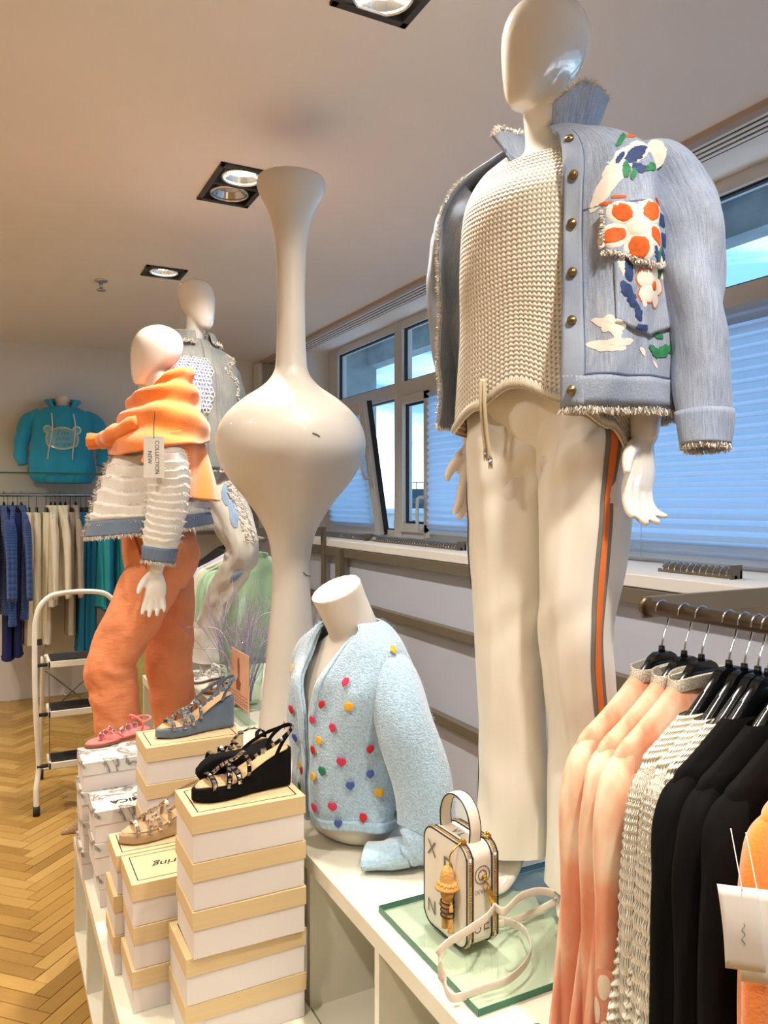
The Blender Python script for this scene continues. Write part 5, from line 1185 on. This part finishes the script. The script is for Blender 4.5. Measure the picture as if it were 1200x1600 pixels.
# black toe at the counter's near end
wedge_sandal('black shoe whose toe shows at the bottom edge of the photo', zt(806, 1592, .74), zt(812, 1592, .74)+Vector((-.02, -.20, 0)), .711, 'black', L_=.20, H=.05, plat=.018)
s1 = zt(316, 1083, .711); flat_sandal('brown and purple flat sandal on the far counter by the glass vase', s1, s1+Vector((.17, -.06, 0)), .711, M('brown_satin', (150, 112, 84), .5), M('purple_stones', (70, 30, 84), .2), .19)
s1 = zt(299, 1072, .711); flat_sandal('white flat sandal half hidden behind the coral trousers', s1+Vector((-.0, .04, 0)), s1+Vector((.16, .10, 0)), .711, m_paper, m_gem, .18)

# ---------------------------------------------------------------- glass vase with lilac twigs, sign holder
gv = P(378, 1104, z=.711)
o = thing('glass_vase', 'clear conical glass vase standing on the counter behind the tall vase', 'vase', (gv.x, gv.y, .7115))
a = MB(); a.lathe([(.0005, 0), (.066, 0), (.070, .004), (.078, .10), (.090, .23), (.0905, .236), (.0885, .236), (.0755, .10), (.064, .012), (.0005, .010)], 56); a.build('vessel', m_clear, o)
rnd = random.Random(21); a = MB()
for i in range(58):
    an = rnd.uniform(0, 2*PI); l = rnd.uniform(.06, .24)*(1.0 if rnd.random() < .7 else .5); h = rnd.uniform(.30, .52)-.3*l; b_ = (rnd.uniform(-.03, .03), rnd.uniform(-.03, .03), .02)
    d = Vector((math.cos(an), math.sin(an), 0)); p = [Vector(b_)]
    for k in range(1, 6): p.append(Vector(b_)+d*l*(k/5)**1.15+Vector((rnd.uniform(-.008, .008), rnd.uniform(-.008, .008), h*k/5)))
    a.tube(p, [.0019, .0016, .0014, .0012, .0010, .0006], 5, 12)
    for k in (3, 4):
        q = p[k]; e = Vector((rnd.uniform(-.05, .05), rnd.uniform(-.05, .05), rnd.uniform(.02, .07))); a.tube([q, q+e*.5, q+e], .0009, 4, 4)
tw = a.build('twig_bundle', m_lilac); tw.location = (gv.x, gv.y, .7125); tag(tw, 'spray of thin lilac twigs standing in the glass vase', 'twigs'); tw['kind'] = 'stuff'
a = MB()
for s_, h0, l in ((-1, .30, .16), (1, .34, .13), (-1, .22, .14), (1, .26, .20)):
    p = [Vector((0, 0, .02)), Vector((s_*.04, -.02, h0*.7)), Vector((s_*l*.5, -.04, h0)), Vector((s_*l, -.05, h0+.02+.01*s_)), Vector((s_*(l+.04), -.045, h0+.012))]
    p = [RT*q.x-FW*(-q.y)+Vector((0, 0, q.z)) for q in p]; a.tube(p, .0016, 6, 16)
cw = a.build('curly_twigs', M('silver_white_twig', (222, 214, 220), .5)); cw.location = (gv.x, gv.y, .7125); tag(cw, 'pale curled twigs leaning out of the glass vase', 'twigs')
pa_, pb_ = P(360, 1010, z=.955), P(389, 1026, z=.955); d = (pb_-pa_); W = d.length; ang = math.atan2(d.y, d.x)
o = thing('sign_holder', 'acrylic stand with a pink shoe poster in front of the glass vase', 'sign', ((pa_.x+pb_.x)/2, (pa_.y+pb_.y)/2, .7115), ang)
MB().bb(-W/2, W/2, .003, .005, .0, .245).bb(-W/2, W/2, -.03, .03, 0, .003).build('acrylic_panel', m_clear, o, smooth=False)
ps = MB().bb(-W/2+.003, W/2-.003, .0, .0022, .045, .243).build('poster', m_poster, o, smooth=False)
a = MB(); a.prism([(-.035, .10), (.005, .10), (.02, .13), (.0, .14), (.004, .19), (-.004, .22), (-.018, .215), (-.022, .19), (-.014, .15), (-.04, .13)], .0, .0004, Matrix.Rotation(PI/2, 4, 'X')); a.build('picture', m_posterdark, ps, smooth=False)
a = MB()
for k, zz in enumerate((.088, .076, .064, .055)):
    a.tube([(-W/2+.014+i*(W-.028)/22, -.0006, zz+.003*math.sin(i*2.1+k)) for i in range(23)], .0009, 4, 66)
a.build('handwriting', m_posterdark, ps)

# ---------------------------------------------------------------- step ladder
lp = P(57, 1275, z=0)
lad = thing('step_ladder', 'white three-step ladder with black treads behind the marble boxes', 'ladder', (lp.x, lp.y, 0))
LW = .385
a = MB(); fr_ = []
pts = [(0, 0, .03), (.0, .02, .12), (.012, .055, .22), (.004, .06, .40), (-.004, .065, .62), (-.004, .075, .86), (.0, .078, .92), (.018, .08, .985), (.06, .082, 1.03), (.11, .083, 1.045)]
left = [Vector(p) for p in pts]; right = [Vector((LW-p[0], p[1], p[2])) for p in pts][::-1]
a.tube(left+[Vector((LW/2, .083, 1.05))]+right, .0125, 14, 220); lf = a.build('front_frame', m_whitemetal, lad)
for x, s_ in ((0, -1), (LW, 1)):
    MB().cyl((x, 0, 0), (x, .004, .045), .0165, .0155, 14).build('foot', m_rubber, lad)
for k, (z, y0, dp) in enumerate(((.235, .02, .17), (.475, .055, .19), (.715, .07, .22))):
    a = MB(); a.bb(.055, LW-.05, y0, y0+.012, z-.03, z+.0); a.bb(.055, LW-.05, y0+dp-.012, y0+dp, z-.03, z); a.bb(.055, .067, y0, y0+dp, z-.03, z); a.bb(LW-.062, LW-.05, y0, y0+dp, z-.03, z); a.bb(.055, LW-.05, y0, y0+dp, z-.008, z-.003)
    st = a.build('step', m_whitemetal, lad, smooth=False, bevel=.003)
    a = MB(); a.bb(.068, LW-.063, y0+.013, y0+dp-.013, z-.002, z+.003)
    for i in range(7): a.bb(.072, LW-.067, y0+.02+i*(dp-.045)/7, y0+.028+i*(dp-.045)/7, z+.003, z+.005)
    a.build('tread', m_rubber, st, smooth=False)
    for x0, x1 in ((.004, .056), (LW-.05, LW-.004)): MB().cyl((x0, y0+.03, z-.018), (x1, y0+.03, z-.018), .009).build('pivot', m_rubber, lad)
a = MB()
for x in (.045, LW-.045): a.tube([(x, .30, .70), (x, .44, .30), (x, .52, .03)], .011, 12)
a.tube([(.045, .52, .055), (LW-.045, .52, .055)], .011, 12); a.tube([(.045, .30, .70), (LW-.045, .30, .70)], .010, 12); a.build('rear_frame', m_whitemetal, lad)
for x in (.045, LW-.045): MB().cyl((x, .525, 0), (x, .515, .06), .015).build('rear_foot', m_rubber, lad)
a = MB(); a.tube([(.06, .34, .62), (LW-.06, .42, .36)], .004, 6); a.tube([(LW-.06, .34, .62), (.06, .42, .36)], .004, 6); a.tube([(.06, .08, .68), (.062, .06, .22)], .0022, 6); a.tube([(.045, .08, .80), (.045, .30, .70)], .004, 6); a.build('braces', m_greysteel, lad)
MB().bb(.005, .028, .066, .086, .80, .83).build('latch', m_rubber, lad, bevel=.002)
# ---------------------------------------------------------------- hangers and hanging clothes
o_sl = []
def hanger(label, loc, rz, mat=None, group=None):
    o = thing('hanger', label, 'hanger', loc, rz, group); s_ = .013
    a = MB(); a.tube([(-.016, 0, .004), (-.012, 0, .0165), (.002, 0, .0215), (.017, 0, .014), (.021, 0, -.004), (.014, 0, -.024), (.003, 0, -.045), (.0, 0, -.062), (0, 0, -.090)], .0017, 8, 50); a.build('hook', m_chrome, o)
    a = MB(); a.tube([(-.176, .0, -.186), (-.148, 0, -.170), (-.099, 0, -.136), (-.054, 0, -.106), (-.029, 0, -.092), (0, 0, -.089), (.029, 0, -.092), (.054, 0, -.106), (.099, 0, -.136), (.148, 0, -.170), (.176, 0, -.186)],
        [.011, .012, .0135, .017, .019, .018, .019, .017, .0135, .012, .011], 16, 90, flat=[.55, .75, .72, .52, .46, .46, .46, .52, .72, .75, .55], up=(0, 0, 1))
    a.tube([(-.105, 0, -.142), (-.06, 0, -.122), (0, 0, -.112), (.06, 0, -.122), (.105, 0, -.142)], [.006, .009, .010, .009, .006], 12, 40, flat=.55, up=(0, 0, 1))
    a.prism([(-.062, -.120), (-.048, -.088), (-.030, -.070), (-.016, -.064), (.016, -.064), (.030, -.070), (.048, -.088), (.062, -.120), (.040, -.112), (.0, -.104), (-.040, -.112)], -.0065, .0065, Matrix.Rotation(PI/2, 4, 'X'))
    a.build('shoulder_bar', mat or m_plastic, o, angle=40); MB().cyl((0, 0, -.066), (0, 0, -.054), .0058, .0048, 12).build('hook_socket', mat or m_plastic, o)
    return o
def garment(name, label, cat_, loc, rz, mat, L_=.6, w=.21, wb=.24, t=.03, sleeve=.5, seed=0, collar=None, group=None, folds=.006, sr=.042, knitfn=None, hemdz=0, neck=.055, us=1, cuff=None, lowres=False, sleeve_out=.02, open_neck=True):
    o = thing(name, label, cat_, loc, rz, group); q = seed*7.3
    def ztf(x):   # the height of a hanger's upper edge, cloth on it
        q_ = [(0, -.066), (.032, -.068), (.060, -.082), (.11, -.114), (.165, -.146), (.205, -.168), (.23, -.182)]
        for (a0, b0), (a1, b1) in zip(q_, q_[1:]):
            if a0 <= x <= a1: return b0+(b1-b0)*(x-a0)/(a1-a0)
        return -.182
    rings = [(ztf(x), 0, 0, x, t) for x in (neck, neck+(w-neck)*.3, neck+(w-neck)*.65, w*.97)]+[(-.186, 0, 0, w*1.0, t*.98), (-.26, 0, 0, w*1.02, t), (-.40, 0, 0, (w+wb)/2, t*1.1), (-L_, 0, 0, wb, t*1.25)]
    R_ = resample(rings, 30)[0]; G, ul = arcmap((w+wb)/2, t, 2, 0, 360)
    def fold(th, v): return (folds*math.sin(7*th+q+3*v)+folds*1.3*nz(math.cos(th)*2.5+q, math.sin(th)*2.5, v*3.5)+(knitfn(th, v) if knitfn else 0))*sm(.08, .4, v)+folds*.4*math.sin(19*th+q)*v
    f0 = ringf(R_, 180, 540, 2.0, fold); f = lambda u, v: f0(G(u), v)
    a = MB(); nu, nv = (36, 30) if lowres else (120, 110); a.surf(f, nu, nv, True, False, False, ul, L_); body_ = a.build('body', mat, o)
    slv = []
    if sleeve:
        for s_ in (-1, 1):
            x = w*.93*s_; so = sleeve_out*s_
            sfn = tubef([(x*.86, 0, -.176), (x+so*.5, -.004, -.212), (x+so*1.2, -.008, -.30), (x+so*1.9, -.012, -.46), (x+so*2.2, -.014, -.18-sleeve)], [sr*.28, sr*.80, sr*.98, sr*.88, sr*.78], flat=.62, up=(1, 0, 0), fold=lambda u, v: .17*nz(math.cos(2*PI*u)*1.3+q, math.sin(2*PI*u)*1.3, v*4.5+s_)+.03*math.sin(20*v+5*u+q)*sm(.5, .8, v)+.06*math.sin(6*PI*u+q+4*v)+(knitfn(u*6, v)/.04 if knitfn else 0))
            a = MB(); a.surf(sfn, 24 if lowres else 60, 24 if lowres else 90, True, True, True, .26, sleeve); sl = a.build('sleeve', mat, o); slv.append((sfn, sl))
            if cuff and not lowres:
                a = MB(); a.surf(lambda u, v: tuple(Vector(sfn(u, .88+.12*v))*1.0+(Vector(sfn(u, .88+.12*v))-Vector(sfn(u+.5, .88+.12*v)))*.04), 40, 6, True, True, True, .2, .06); a.build('cuff', cuff, sl)
    if collar:
        def cf_(u, v):
            th = 2*PI*u; return ((neck+.004-.008*v)*math.sin(th), -(t+.004+.006*v)*math.cos(th), ztf(neck)-.010+.022*v+.006*(1-abs(math.sin(th)))+.002*math.sin(3*th+q))
        a = MB(); a.surf(cf_, 60, 12, True, us=.4, vs_=.06); a.build('collar', collar, o, solid=.003)
    o_f = f
    o_sl[:] = slv; return o, f, ul, body_

# ---- near rack
RX, RZ = 1.0, 1.320
rk = thing('clothes_rack', 'bronze clothes rod on a flat grey arm at the right edge', 'rack', (RX, .97, 0))
MB().cyl((0, .0, RZ), (0, -.85, RZ), .0128, n=28).build('rod', m_bronze, rk)
MB().cyl((0, .0, RZ), (0, .006, RZ), .0165, n=28).build('end_cap', m_bronze, rk)
MB().bb(-.004, .965, .004, .012, RZ-.020, RZ+.016).build('arm', m_greysteel, rk, smooth=False, bevel=.001)
MB().bb(.955, .972, -.03, .045, RZ-.10, RZ+.05).build('wall_bracket', m_greysteel, rk, smooth=False, bevel=.001)
HY = lambda px: (lambda u: RX*(.891-.454*u)/(.454+.891*u))((px-600)/FPX)
near = [(1034, 'td', 'first black hanger on the near rod, at its free end'), (1069, 'td', 'second black hanger on the near rod'), (1096, 'td', 'third black hanger on the near rod, last with tie-dye'), (1139, 'cr', 'black hanger holding the first crochet jumper'), (1163, 'cr', 'black hanger holding the second crochet jumper'), (1184, 'cr', 'black hanger holding the third crochet jumper'),
        (1200, 'bk', 'black hanger holding the farthest black jacket'), (1240, 'bk', 'black hanger holding the middle black jacket'), (1285, 'bk', 'black hanger holding the nearest black jacket'), (1362, 'or', 'black hanger holding the orange terry jacket')]
ztop = RZ-.0075
labels = iter(['peach tie-dye sweatshirt farthest along the near rod, silver collar', 'peach tie-dye sweatshirt in the middle of three, silver collar', 'peach tie-dye sweatshirt with round print, next to the crochet',
 'cream crochet jumper beside the tie-dye sweatshirts', 'cream crochet jumper in the middle of the three', 'cream crochet jumper next to the black jackets',
 'black crepe jacket next to the cream crochet', 'black crepe jacket in the middle of the black ones', 'black crepe jacket beside the orange one', 'bright orange terry jacket with white price tags at the right edge'])
groups = dict(td='peach tie-dye sweatshirts on the near rod', cr='cream crochet jumpers on the near rod', bk='black jackets on the near rod', **{'or': 'orange jackets on the near rod'})
for i, (px, k, hl) in enumerate(near):
    y = HY(px); rz = math.radians((9, 8, 7, 6, 6, 5, 5, 4, 3, 2)[i]); loc = (RX, y, ztop)
    hanger(hl, loc, rz, group='black plastic hangers on the near rod'); lab = next(labels)
    if k == 'td':
        o, f, ul, bd = garment('sweatshirt', lab, 'sweatshirt', loc, rz, m_tiedye, .60, .212, .285, .019, .50, i+1, m_silver, None, .0045, .038, cuff=m_tiedye, sleeve_out=.014, neck=.080)
        if i == 2:
            sfn, sl = o_sl[0]; us0 = side_u(sfn, (-.55, -.8, 0)); sU, sV = 1/.22, 1/.50; vv = .80
            a = MB(); decal(a, sfn, us0, vv, sU, sV, lambda t: .030, .0015, 5, 40); pr = a.build('round_print', M('salmon_print', (224, 150, 124), .85), sl)
            for j, (dx, dy, r, el) in enumerate(((.0, -.015, .010, 1.0), (-.014, .004, .009, 1.1), (.014, .004, .009, 1.0), (.0, .017, .008, 1.1))):
                a = MB(); decal(a, sfn, us0+dx*sU, vv+dy*sV, sU, sV, blot(r, el, .5, j, .05), .0024, 3, 24); a.build('petal_print', M('cream_print', (236, 218, 194), .85), pr) if False else a.build('petal_print', M('cream_print', (236, 218, 194), .85), sl)
    elif k == 'cr':
        kf = lambda th, v: .0030*math.sin(2*PI*v*36+.8*math.sin(th*2))+.0015*math.sin(th*40)
        garment('crochet_jumper', lab, 'jumper', loc, rz, m_crochet, .60, .206, .285, .016, .52, i+1, None, None, .004, .030, knitfn=kf, neck=.12, sleeve_out=.022)
    elif k == 'bk':
        o, f, ul, bd = garment('jacket', lab, 'jacket', loc, rz, m_black, .60, .212, .275, .019, .50, i+1, None, None, .005, .040, neck=.105, sleeve_out=.014)
        a = MB(); strip(a, f, .36, .60, .70, .708, 20, 1, .002); strip(a, f, .38, .50, .708, .80, 10, 6, .003); a.build('pocket_flap', m_black, bd, solid=.002)
    else:
        loc = (RX-.01, y, ztop); o, f, ul, bd = garment('terry_jacket', lab, 'jacket', loc, rz, m_orange, .60, .215, .245, .028, .54, i+1, m_orange, None, .006, .046, sleeve_out=.006)
        og = o
# price tags of the orange jacket
for j, (px, py, sz, lab_) in enumerate(((1158, 1450, (.034, .060), 'card_tag'), (1182, 1462, (.036, .070), 'card_tag'))):
    p = P(px, py, d=.80+.02*j); M4 = Matrix.Translation(og.location) @ Matrix.Rotation(og.rotation_euler.z, 4, 'Z'); inv = M4.inverted()
    a = MB(); n = 10
    def tg_(u, v):
        x = (u-.5)*sz[0]*1.2; z = (.5-v)*sz[1]*1.45; b = .004*math.sin(PI*v)+.002*u
        q = p+RT*(x+z*(-.10))-FW*b+Vector((0, 0, z-.10*x)); return tuple(inv @ q)
    a.surf(tg_, 8, 8, False); st = a.build(lab_, m_paper, og, solid=.0008)
    c_ = p-FW*.0052; a = MB(); a.tube([inv @ (c_+RT*(.0016*math.sin(i*1.7))+Vector((0, 0, -.016+i*.0026))) for i in range(10)], .0006, 4, 40); a.build('brand_script', m_greyink, st)
    a = MB(); a.tube([inv @ (p+Vector((0, 0, sz[1]*.66))-FW*.003), inv @ (p+Vector((.004, 0, sz[1]*.66+.05))+FW*.03)], .0006, 4); a.build('tag_thread', m_paper, st)

# ---- rack behind: mint shirts, lilac and cream tops
rk2 = thing('clothes_rack', 'grey rod and arm of the rack behind the far mannequin', 'rack', (1.27, 4.72, 0))
MB().cyl((0, 0, 1.30), (0, -.85, 1.30), .0128, n=20).build('rod', m_greysteel, rk2); MB().bb(0, .695, -.004, .006, 1.27, 1.33).build('arm', m_greysteel, rk2, smooth=False); MB().bb(.68, .695, -.03, .03, 0, 1.33).build('post', m_greysteel, rk2, smooth=False)
mint = [(3.98, m_mint, 'nearest mint green shirt on the rod behind the twigs'), (4.07, m_mint, 'second mint green shirt behind the twigs'), (4.16, m_mint, 'third mint green shirt behind the twigs'), (4.26, M('cream_blouse_cloth', (224, 216, 196), .85), 'cream blouse behind the mint shirts'), (4.36, M('lilac_jersey', (190, 190, 214), .85), 'lilac top at the back of the mint shirts')]
for i, (y, m_, lab) in enumerate(mint):
    rz = math.radians(-14-3*i); x = 1.27; hanger('rear rod hanger under the '+' '.join(lab.replace(' on the rod behind the twigs', '').split()[:7]), (x, y, 1.291), rz, group='hangers on the rod behind the twigs')
    garment('shirt', lab, 'shirt', (x, y, 1.291), rz, m_, .62, .215, .25, .035, .48, 20+i, m_, None, .012, .05, neck=.06, sleeve_out=.02)
for i in range(9):
    hanger('empty black hanger crowded at the far end of the rear rod', (1.27, 4.46+i*.025, 1.291), math.radians(-10), group='empty hangers on the rear rod')
# ---- yellow clothes glimpsed between the coral trouser legs
rk3 = thing('clothes_rack', 'low grey rod behind the coral trousers carrying yellow clothes', 'rack', (.70, 4.62, 0))
MB().cyl((0, .25, .98), (0, -.35, .98), .0128, n=16).build('rod', m_greysteel, rk3); MB().cyl((.0, .25, 0), (.0, .25, 1.0), .0128, n=16).build('post', m_greysteel, rk3)
for i, (m_, lab) in enumerate(((m_yellow, 'pale yellow blouse glimpsed behind the coral trousers'), (m_cream, 'cream blouse between the yellow and green clothes'), (m_dgreen, 'leaf green garment behind the coral trousers'), (m_yellow, 'second pale yellow blouse, mostly hidden'))):
    garment('blouse', lab, 'blouse', (.70, 4.42+i*.05, .971), math.radians(50), m_, .72, .19, .20, .03, .5, 40+i, None, None, .01, .045, lowres=True)

# ---- back wall: glass shelf, chrome rods, clothes seen edge on
YR = 6.13; ZR = 1.545
o = thing('wall_rail', 'chrome hanging rail on the back wall', 'rail', (-1.2, YR, 0))
MB().cyl((-1.6, 0, ZR), (3.1, 0, ZR), .013, n=20).build('rod', m_chrome, o)
a = MB()
for x in (-1.1, .0, 1.1): a.bb(x-.01, x+.01, .0, .325, ZR-.012, ZR+.012)
a.build('bracket', m_chrome, o, smooth=False)
o = thing('wall_shelf', 'glass shelf above the hanging rail on the back wall', 'shelf', (-1.2, 6.45, 0))
MB().bb(-1.6, 2.4, -.32, 0, 1.700, 1.708).build('glass_board', m_clear, o, smooth=False); MB().bb(-1.6, 2.4, -.322, -.320, 1.699, 1.709).build('glass_edge', m_greenglass, o, smooth=False)
for x in (-1.1, .0, 1.1): MB().bb(x-.008, x+.008, -.28, 0, 1.67, 1.699).build('bracket', m_chrome, o, smooth=False, bevel=.001)
for x, lab in ((-.10, 'slotted wall upright behind the hoodie'), (1.10, 'slotted wall upright behind the far denim shirt'), (1.92, 'slotted wall upright near the window corner')):
    a = MB(); a.bb(x-.014, x-.006, 6.43, 6.455, .3, 2.05); a.bb(x+.006, x+.014, 6.43, 6.455, .3, 2.05); a.bb(x-.014, x+.014, 6.452, 6.458, .3, 2.05)
    for i in range(34): a.bb(x-.006, x+.006, 6.43, 6.45, .3+i*.052, .3+i*.052+.022)
    tag(a.build('wall_upright', m_chrome, smooth=False), lab, 'upright')
o = thing('wall_shelf', 'short chrome-edged shelves beside the window corner', 'shelf', (1.72, 6.45, 0))
for z in (1.52, 1.24): MB().bb(-.3, .28, -.35, 0, z, z+.02).build('board', m_melamine, o, smooth=False); MB().bb(-.3, .28, -.37, -.35, z-.005, z+.025).build('front_rail', m_greysteel, o, smooth=False)
back = []
def BX_(px): return P(px, 783, y=YR).x
def trou(name, label, x, mat, L_, seed, t=.034, rz=90):
    o = thing(name, label, 'trousers', (x, YR, ZR), math.radians(rz)); q = seed*3.1
    f = ringf([(-.125, 0, 0, .15, t*.7), (-.15, 0, 0, .155, t), (-.35, 0, 0, .17, t*1.05), (-.7, .01, 0, .145, t), (-L_+.03, .02, 0, .13, t), (-L_, .02, 0, .135, t*1.15)], 0, 360, 2.3, lambda th, v: .004*math.sin(8*th+q+5*v)+.006*nz(math.cos(th)*2+q, math.sin(th)*2, v*4))
    MB().surf(f, 44, 40, True, True, True, 1, 1).build('legs', mat, o)
    MB().bb(-.13, .13, -.005, .005, -.13, -.09).cyl((0, 0, -.09), (0, 0, .0), .002).build('clip_hanger', m_plastic, o, smooth=False); return o
spec = [(-6, 's', m_royal, .82, 'royal blue knitted cardigan at the left edge of the rail'), (6, 's', m_royal, .84, 'second royal blue cardigan from the left on the rail'), (20, 's', m_royal, .92, 'third royal blue cardigan, quilted, on the rail'), (33, 's', m_royal, .88, 'last royal blue cardigan before the cream trousers'),
        (12, 't', m_navy, 1.16, 'navy trousers hanging below the blue cardigans'), (27, 't', m_navy, 1.14, 'second pair of navy trousers below the cardigans'),
        (45, 't', m_cream, 1.07, 'leftmost cream trousers on the back rail'), (57, 't', m_cream, 1.06, 'second cream trousers from the left on the back rail'), (72, 't', m_cream, 1.07, 'cream trousers beside the cream shirts'),
        (79, 's', m_cream, .80, 'first cream shirt on the back rail'), (86, 's', m_cream, .70, 'second cream shirt on the back rail'), (94, 's', m_cream, .72, 'third cream shirt with full sleeve on the back rail'), (102, 's', m_cream, .66, 'last cream shirt before the greige trousers'),
        (110, 't', m_greige, 1.02, 'greige trousers with turned-up hem on the back rail'), (118, 's', m_greige, .72, 'greige shirt between cream and turquoise clothes'),
        (126, 't', m_petrol, 1.14, 'first petrol blue dress on the back rail'), (134, 't', m_petrol, 1.13, 'second petrol blue dress on the back rail'), (143, 't', m_petrol, 1.12, 'third petrol blue dress on the back rail'), (151, 's', m_aqua, .82, 'turquoise blouse beside the petrol dresses'), (160, 's', m_aqua, .84, 'second turquoise blouse behind the ruffled jacket'), (169, 's', m_petrol, .86, 'petrol blouse partly behind the coral trousers'), (178, 's', m_aqua, .80, 'last turquoise blouse, hidden by the coral trousers')]
for i, (px, k, m_, L_, lab) in enumerate(spec):
    x = BX_(px); rz = 90+(-6, 5, -3, 8, 0)[i % 5]
    if k == 's':
        hanger('back rail hanger holding the '+' '.join(lab.split(' on the')[0].split()[:11]), (x, YR, ZR+.010-.005), math.radians(rz), group='hangers on the back rail')
        garment('top', lab, 'shirt', (x, YR, ZR+.005), math.radians(rz), m_, L_, .19, .20, .032, .56, 60+i, None, None, .006, .040, lowres=True, sleeve_out=.03)
    else: 
        o = trou('trousers', lab, x, m_, L_, i)
        if 'dress' in lab: o['category'] = 'dress'; o.name = 'dress'
# ---- turquoise hoodie on a bust on the glass shelf
hp_ = P(98, 740, y=6.27)
o = thing('bust_form', 'small white bust on the glass shelf wearing a turquoise hoodie', 'mannequin', (hp_.x, 6.27, 1.7085), math.radians(-6))
a = MB(); a.surf(ringf([(0, 0, 0, .12, .08), (.1, 0, 0, .13, .09), (.3, 0, 0, .15, .10), (.42, 0, 0, .14, .08), (.47, 0, 0, .06, .05), (.58, 0, 0, .052, .05)], 0, 360, 2), 40, 24, True, True, True); a.build('body', m_matte_form, o)
HR = [(.50, 0, 0, .085, .075), (.48, 0, 0, .14, .085), (.44, 0, 0, .20, .10), (.36, 0, 0, .215, .115), (.22, 0, 0, .215, .12), (.08, 0, -.01, .225, .125), (-.01, 0, -.01, .225, .125), (-.05, 0, -.01, .205, .11), (-.075, 0, -.005, .19, .10)]
HRR, hvl = resample(HR, 24); hf = ringf(HRR, 180, 540, 2.2, lambda th, v: (.006*math.sin(6*th+4*v)+.012*nz(math.cos(th)*2, math.sin(th)*2, v*4))*sm(.1, .3, v)+.004*math.sin(26*th)*sm(.85, .95, v))
a = MB(); a.surf(hf, 90, 70, True, us=1.2, vs_=.7); hd_ = a.build('hoodie', m_teal, o, solid=.005)
for s_ in (-1, 1):
    a = MB(); a.tube([(s_*.15, 0, .44), (s_*.235, 0, .38), (s_*.275, .0, .26), (s_*.285, -.01, .14), (s_*.27, -.02, .06)], [.05, .062, .058, .052, .040], 30, 60, flat=.9, up=(0, -1, 0), fold=lambda u, v: .12*nz(u*5+s_, v*7)+.05*math.sin(24*v+4*u)); a.build('sleeve', m_teal, hd_)
def hood(u, v):
    th = math.radians(35+290*u); return ((.075+.055*math.sin(PI*v))*math.sin(th), -(.07+.05*math.sin(PI*v))*math.cos(th), .485+.075*math.sin(PI*v*.55)-.02*math.cos(th)-.03*max(0, v-.6))
a = MB(); a.surf(hood, 60, 14, False); a.build('hood', m_teal, hd_, solid=.008)
for s_ in (-1, 1):
    a = MB(); p = [Vector(hf(.5+.055*s_+.01*math.sin(i), .20+i*.105)) for i in range(6)]; a.tube([q+Vector((0, -.008, 0)) for q in p], .0045, 8); a.build('drawstring', m_paper, hd_)
a = MB(); us_ = 1/1.15; vs2 = 1/hvl
fo = MB()
for (dx, dy, r) in ((0, .01, .085), (-.085, -.055, .032), (.085, -.055, .032)): decal(fo, hf, .5+dx*us_, .47+dy*vs2, us_, vs2, lambda t, r=r: r*(1.18 if r > .05 and abs(math.cos(t)) > .7 else 1), .003, 5, 36)
bear = fo.build('bear_outline', m_foilgold, hd_, kind='stuff'); fo = MB()
for (dx, dy, r) in ((0, .01, .074), (-.085, -.055, .022), (.085, -.055, .022)): decal(fo, hf, .5+dx*us_, .47+dy*vs2, us_, vs2, lambda t, r=r: r*(1.18 if r > .05 and abs(math.cos(t)) > .7 else 1), .0045, 5, 36)
fo.build('bear_fill', M('pale_aqua_print', (126, 196, 214), .7), bear, kind='stuff')
a = MB()
def onh(x, y, dz_=0): u, v = .5+x*us_, .47-(y+dz_)*vs2; return tuple(Vector(hf(u, v))+fnorm(hf, u, v)*.0062)
for k, tx in enumerate(("I'm", 'too', 'ange')): textmesh(a, tx, .046, lambda x, y, k=k: onh(x, y, .03-.042*k), italic=.3, step=.02)
a.build('lettering', m_teal, bear, smooth=False, kind='stuff')
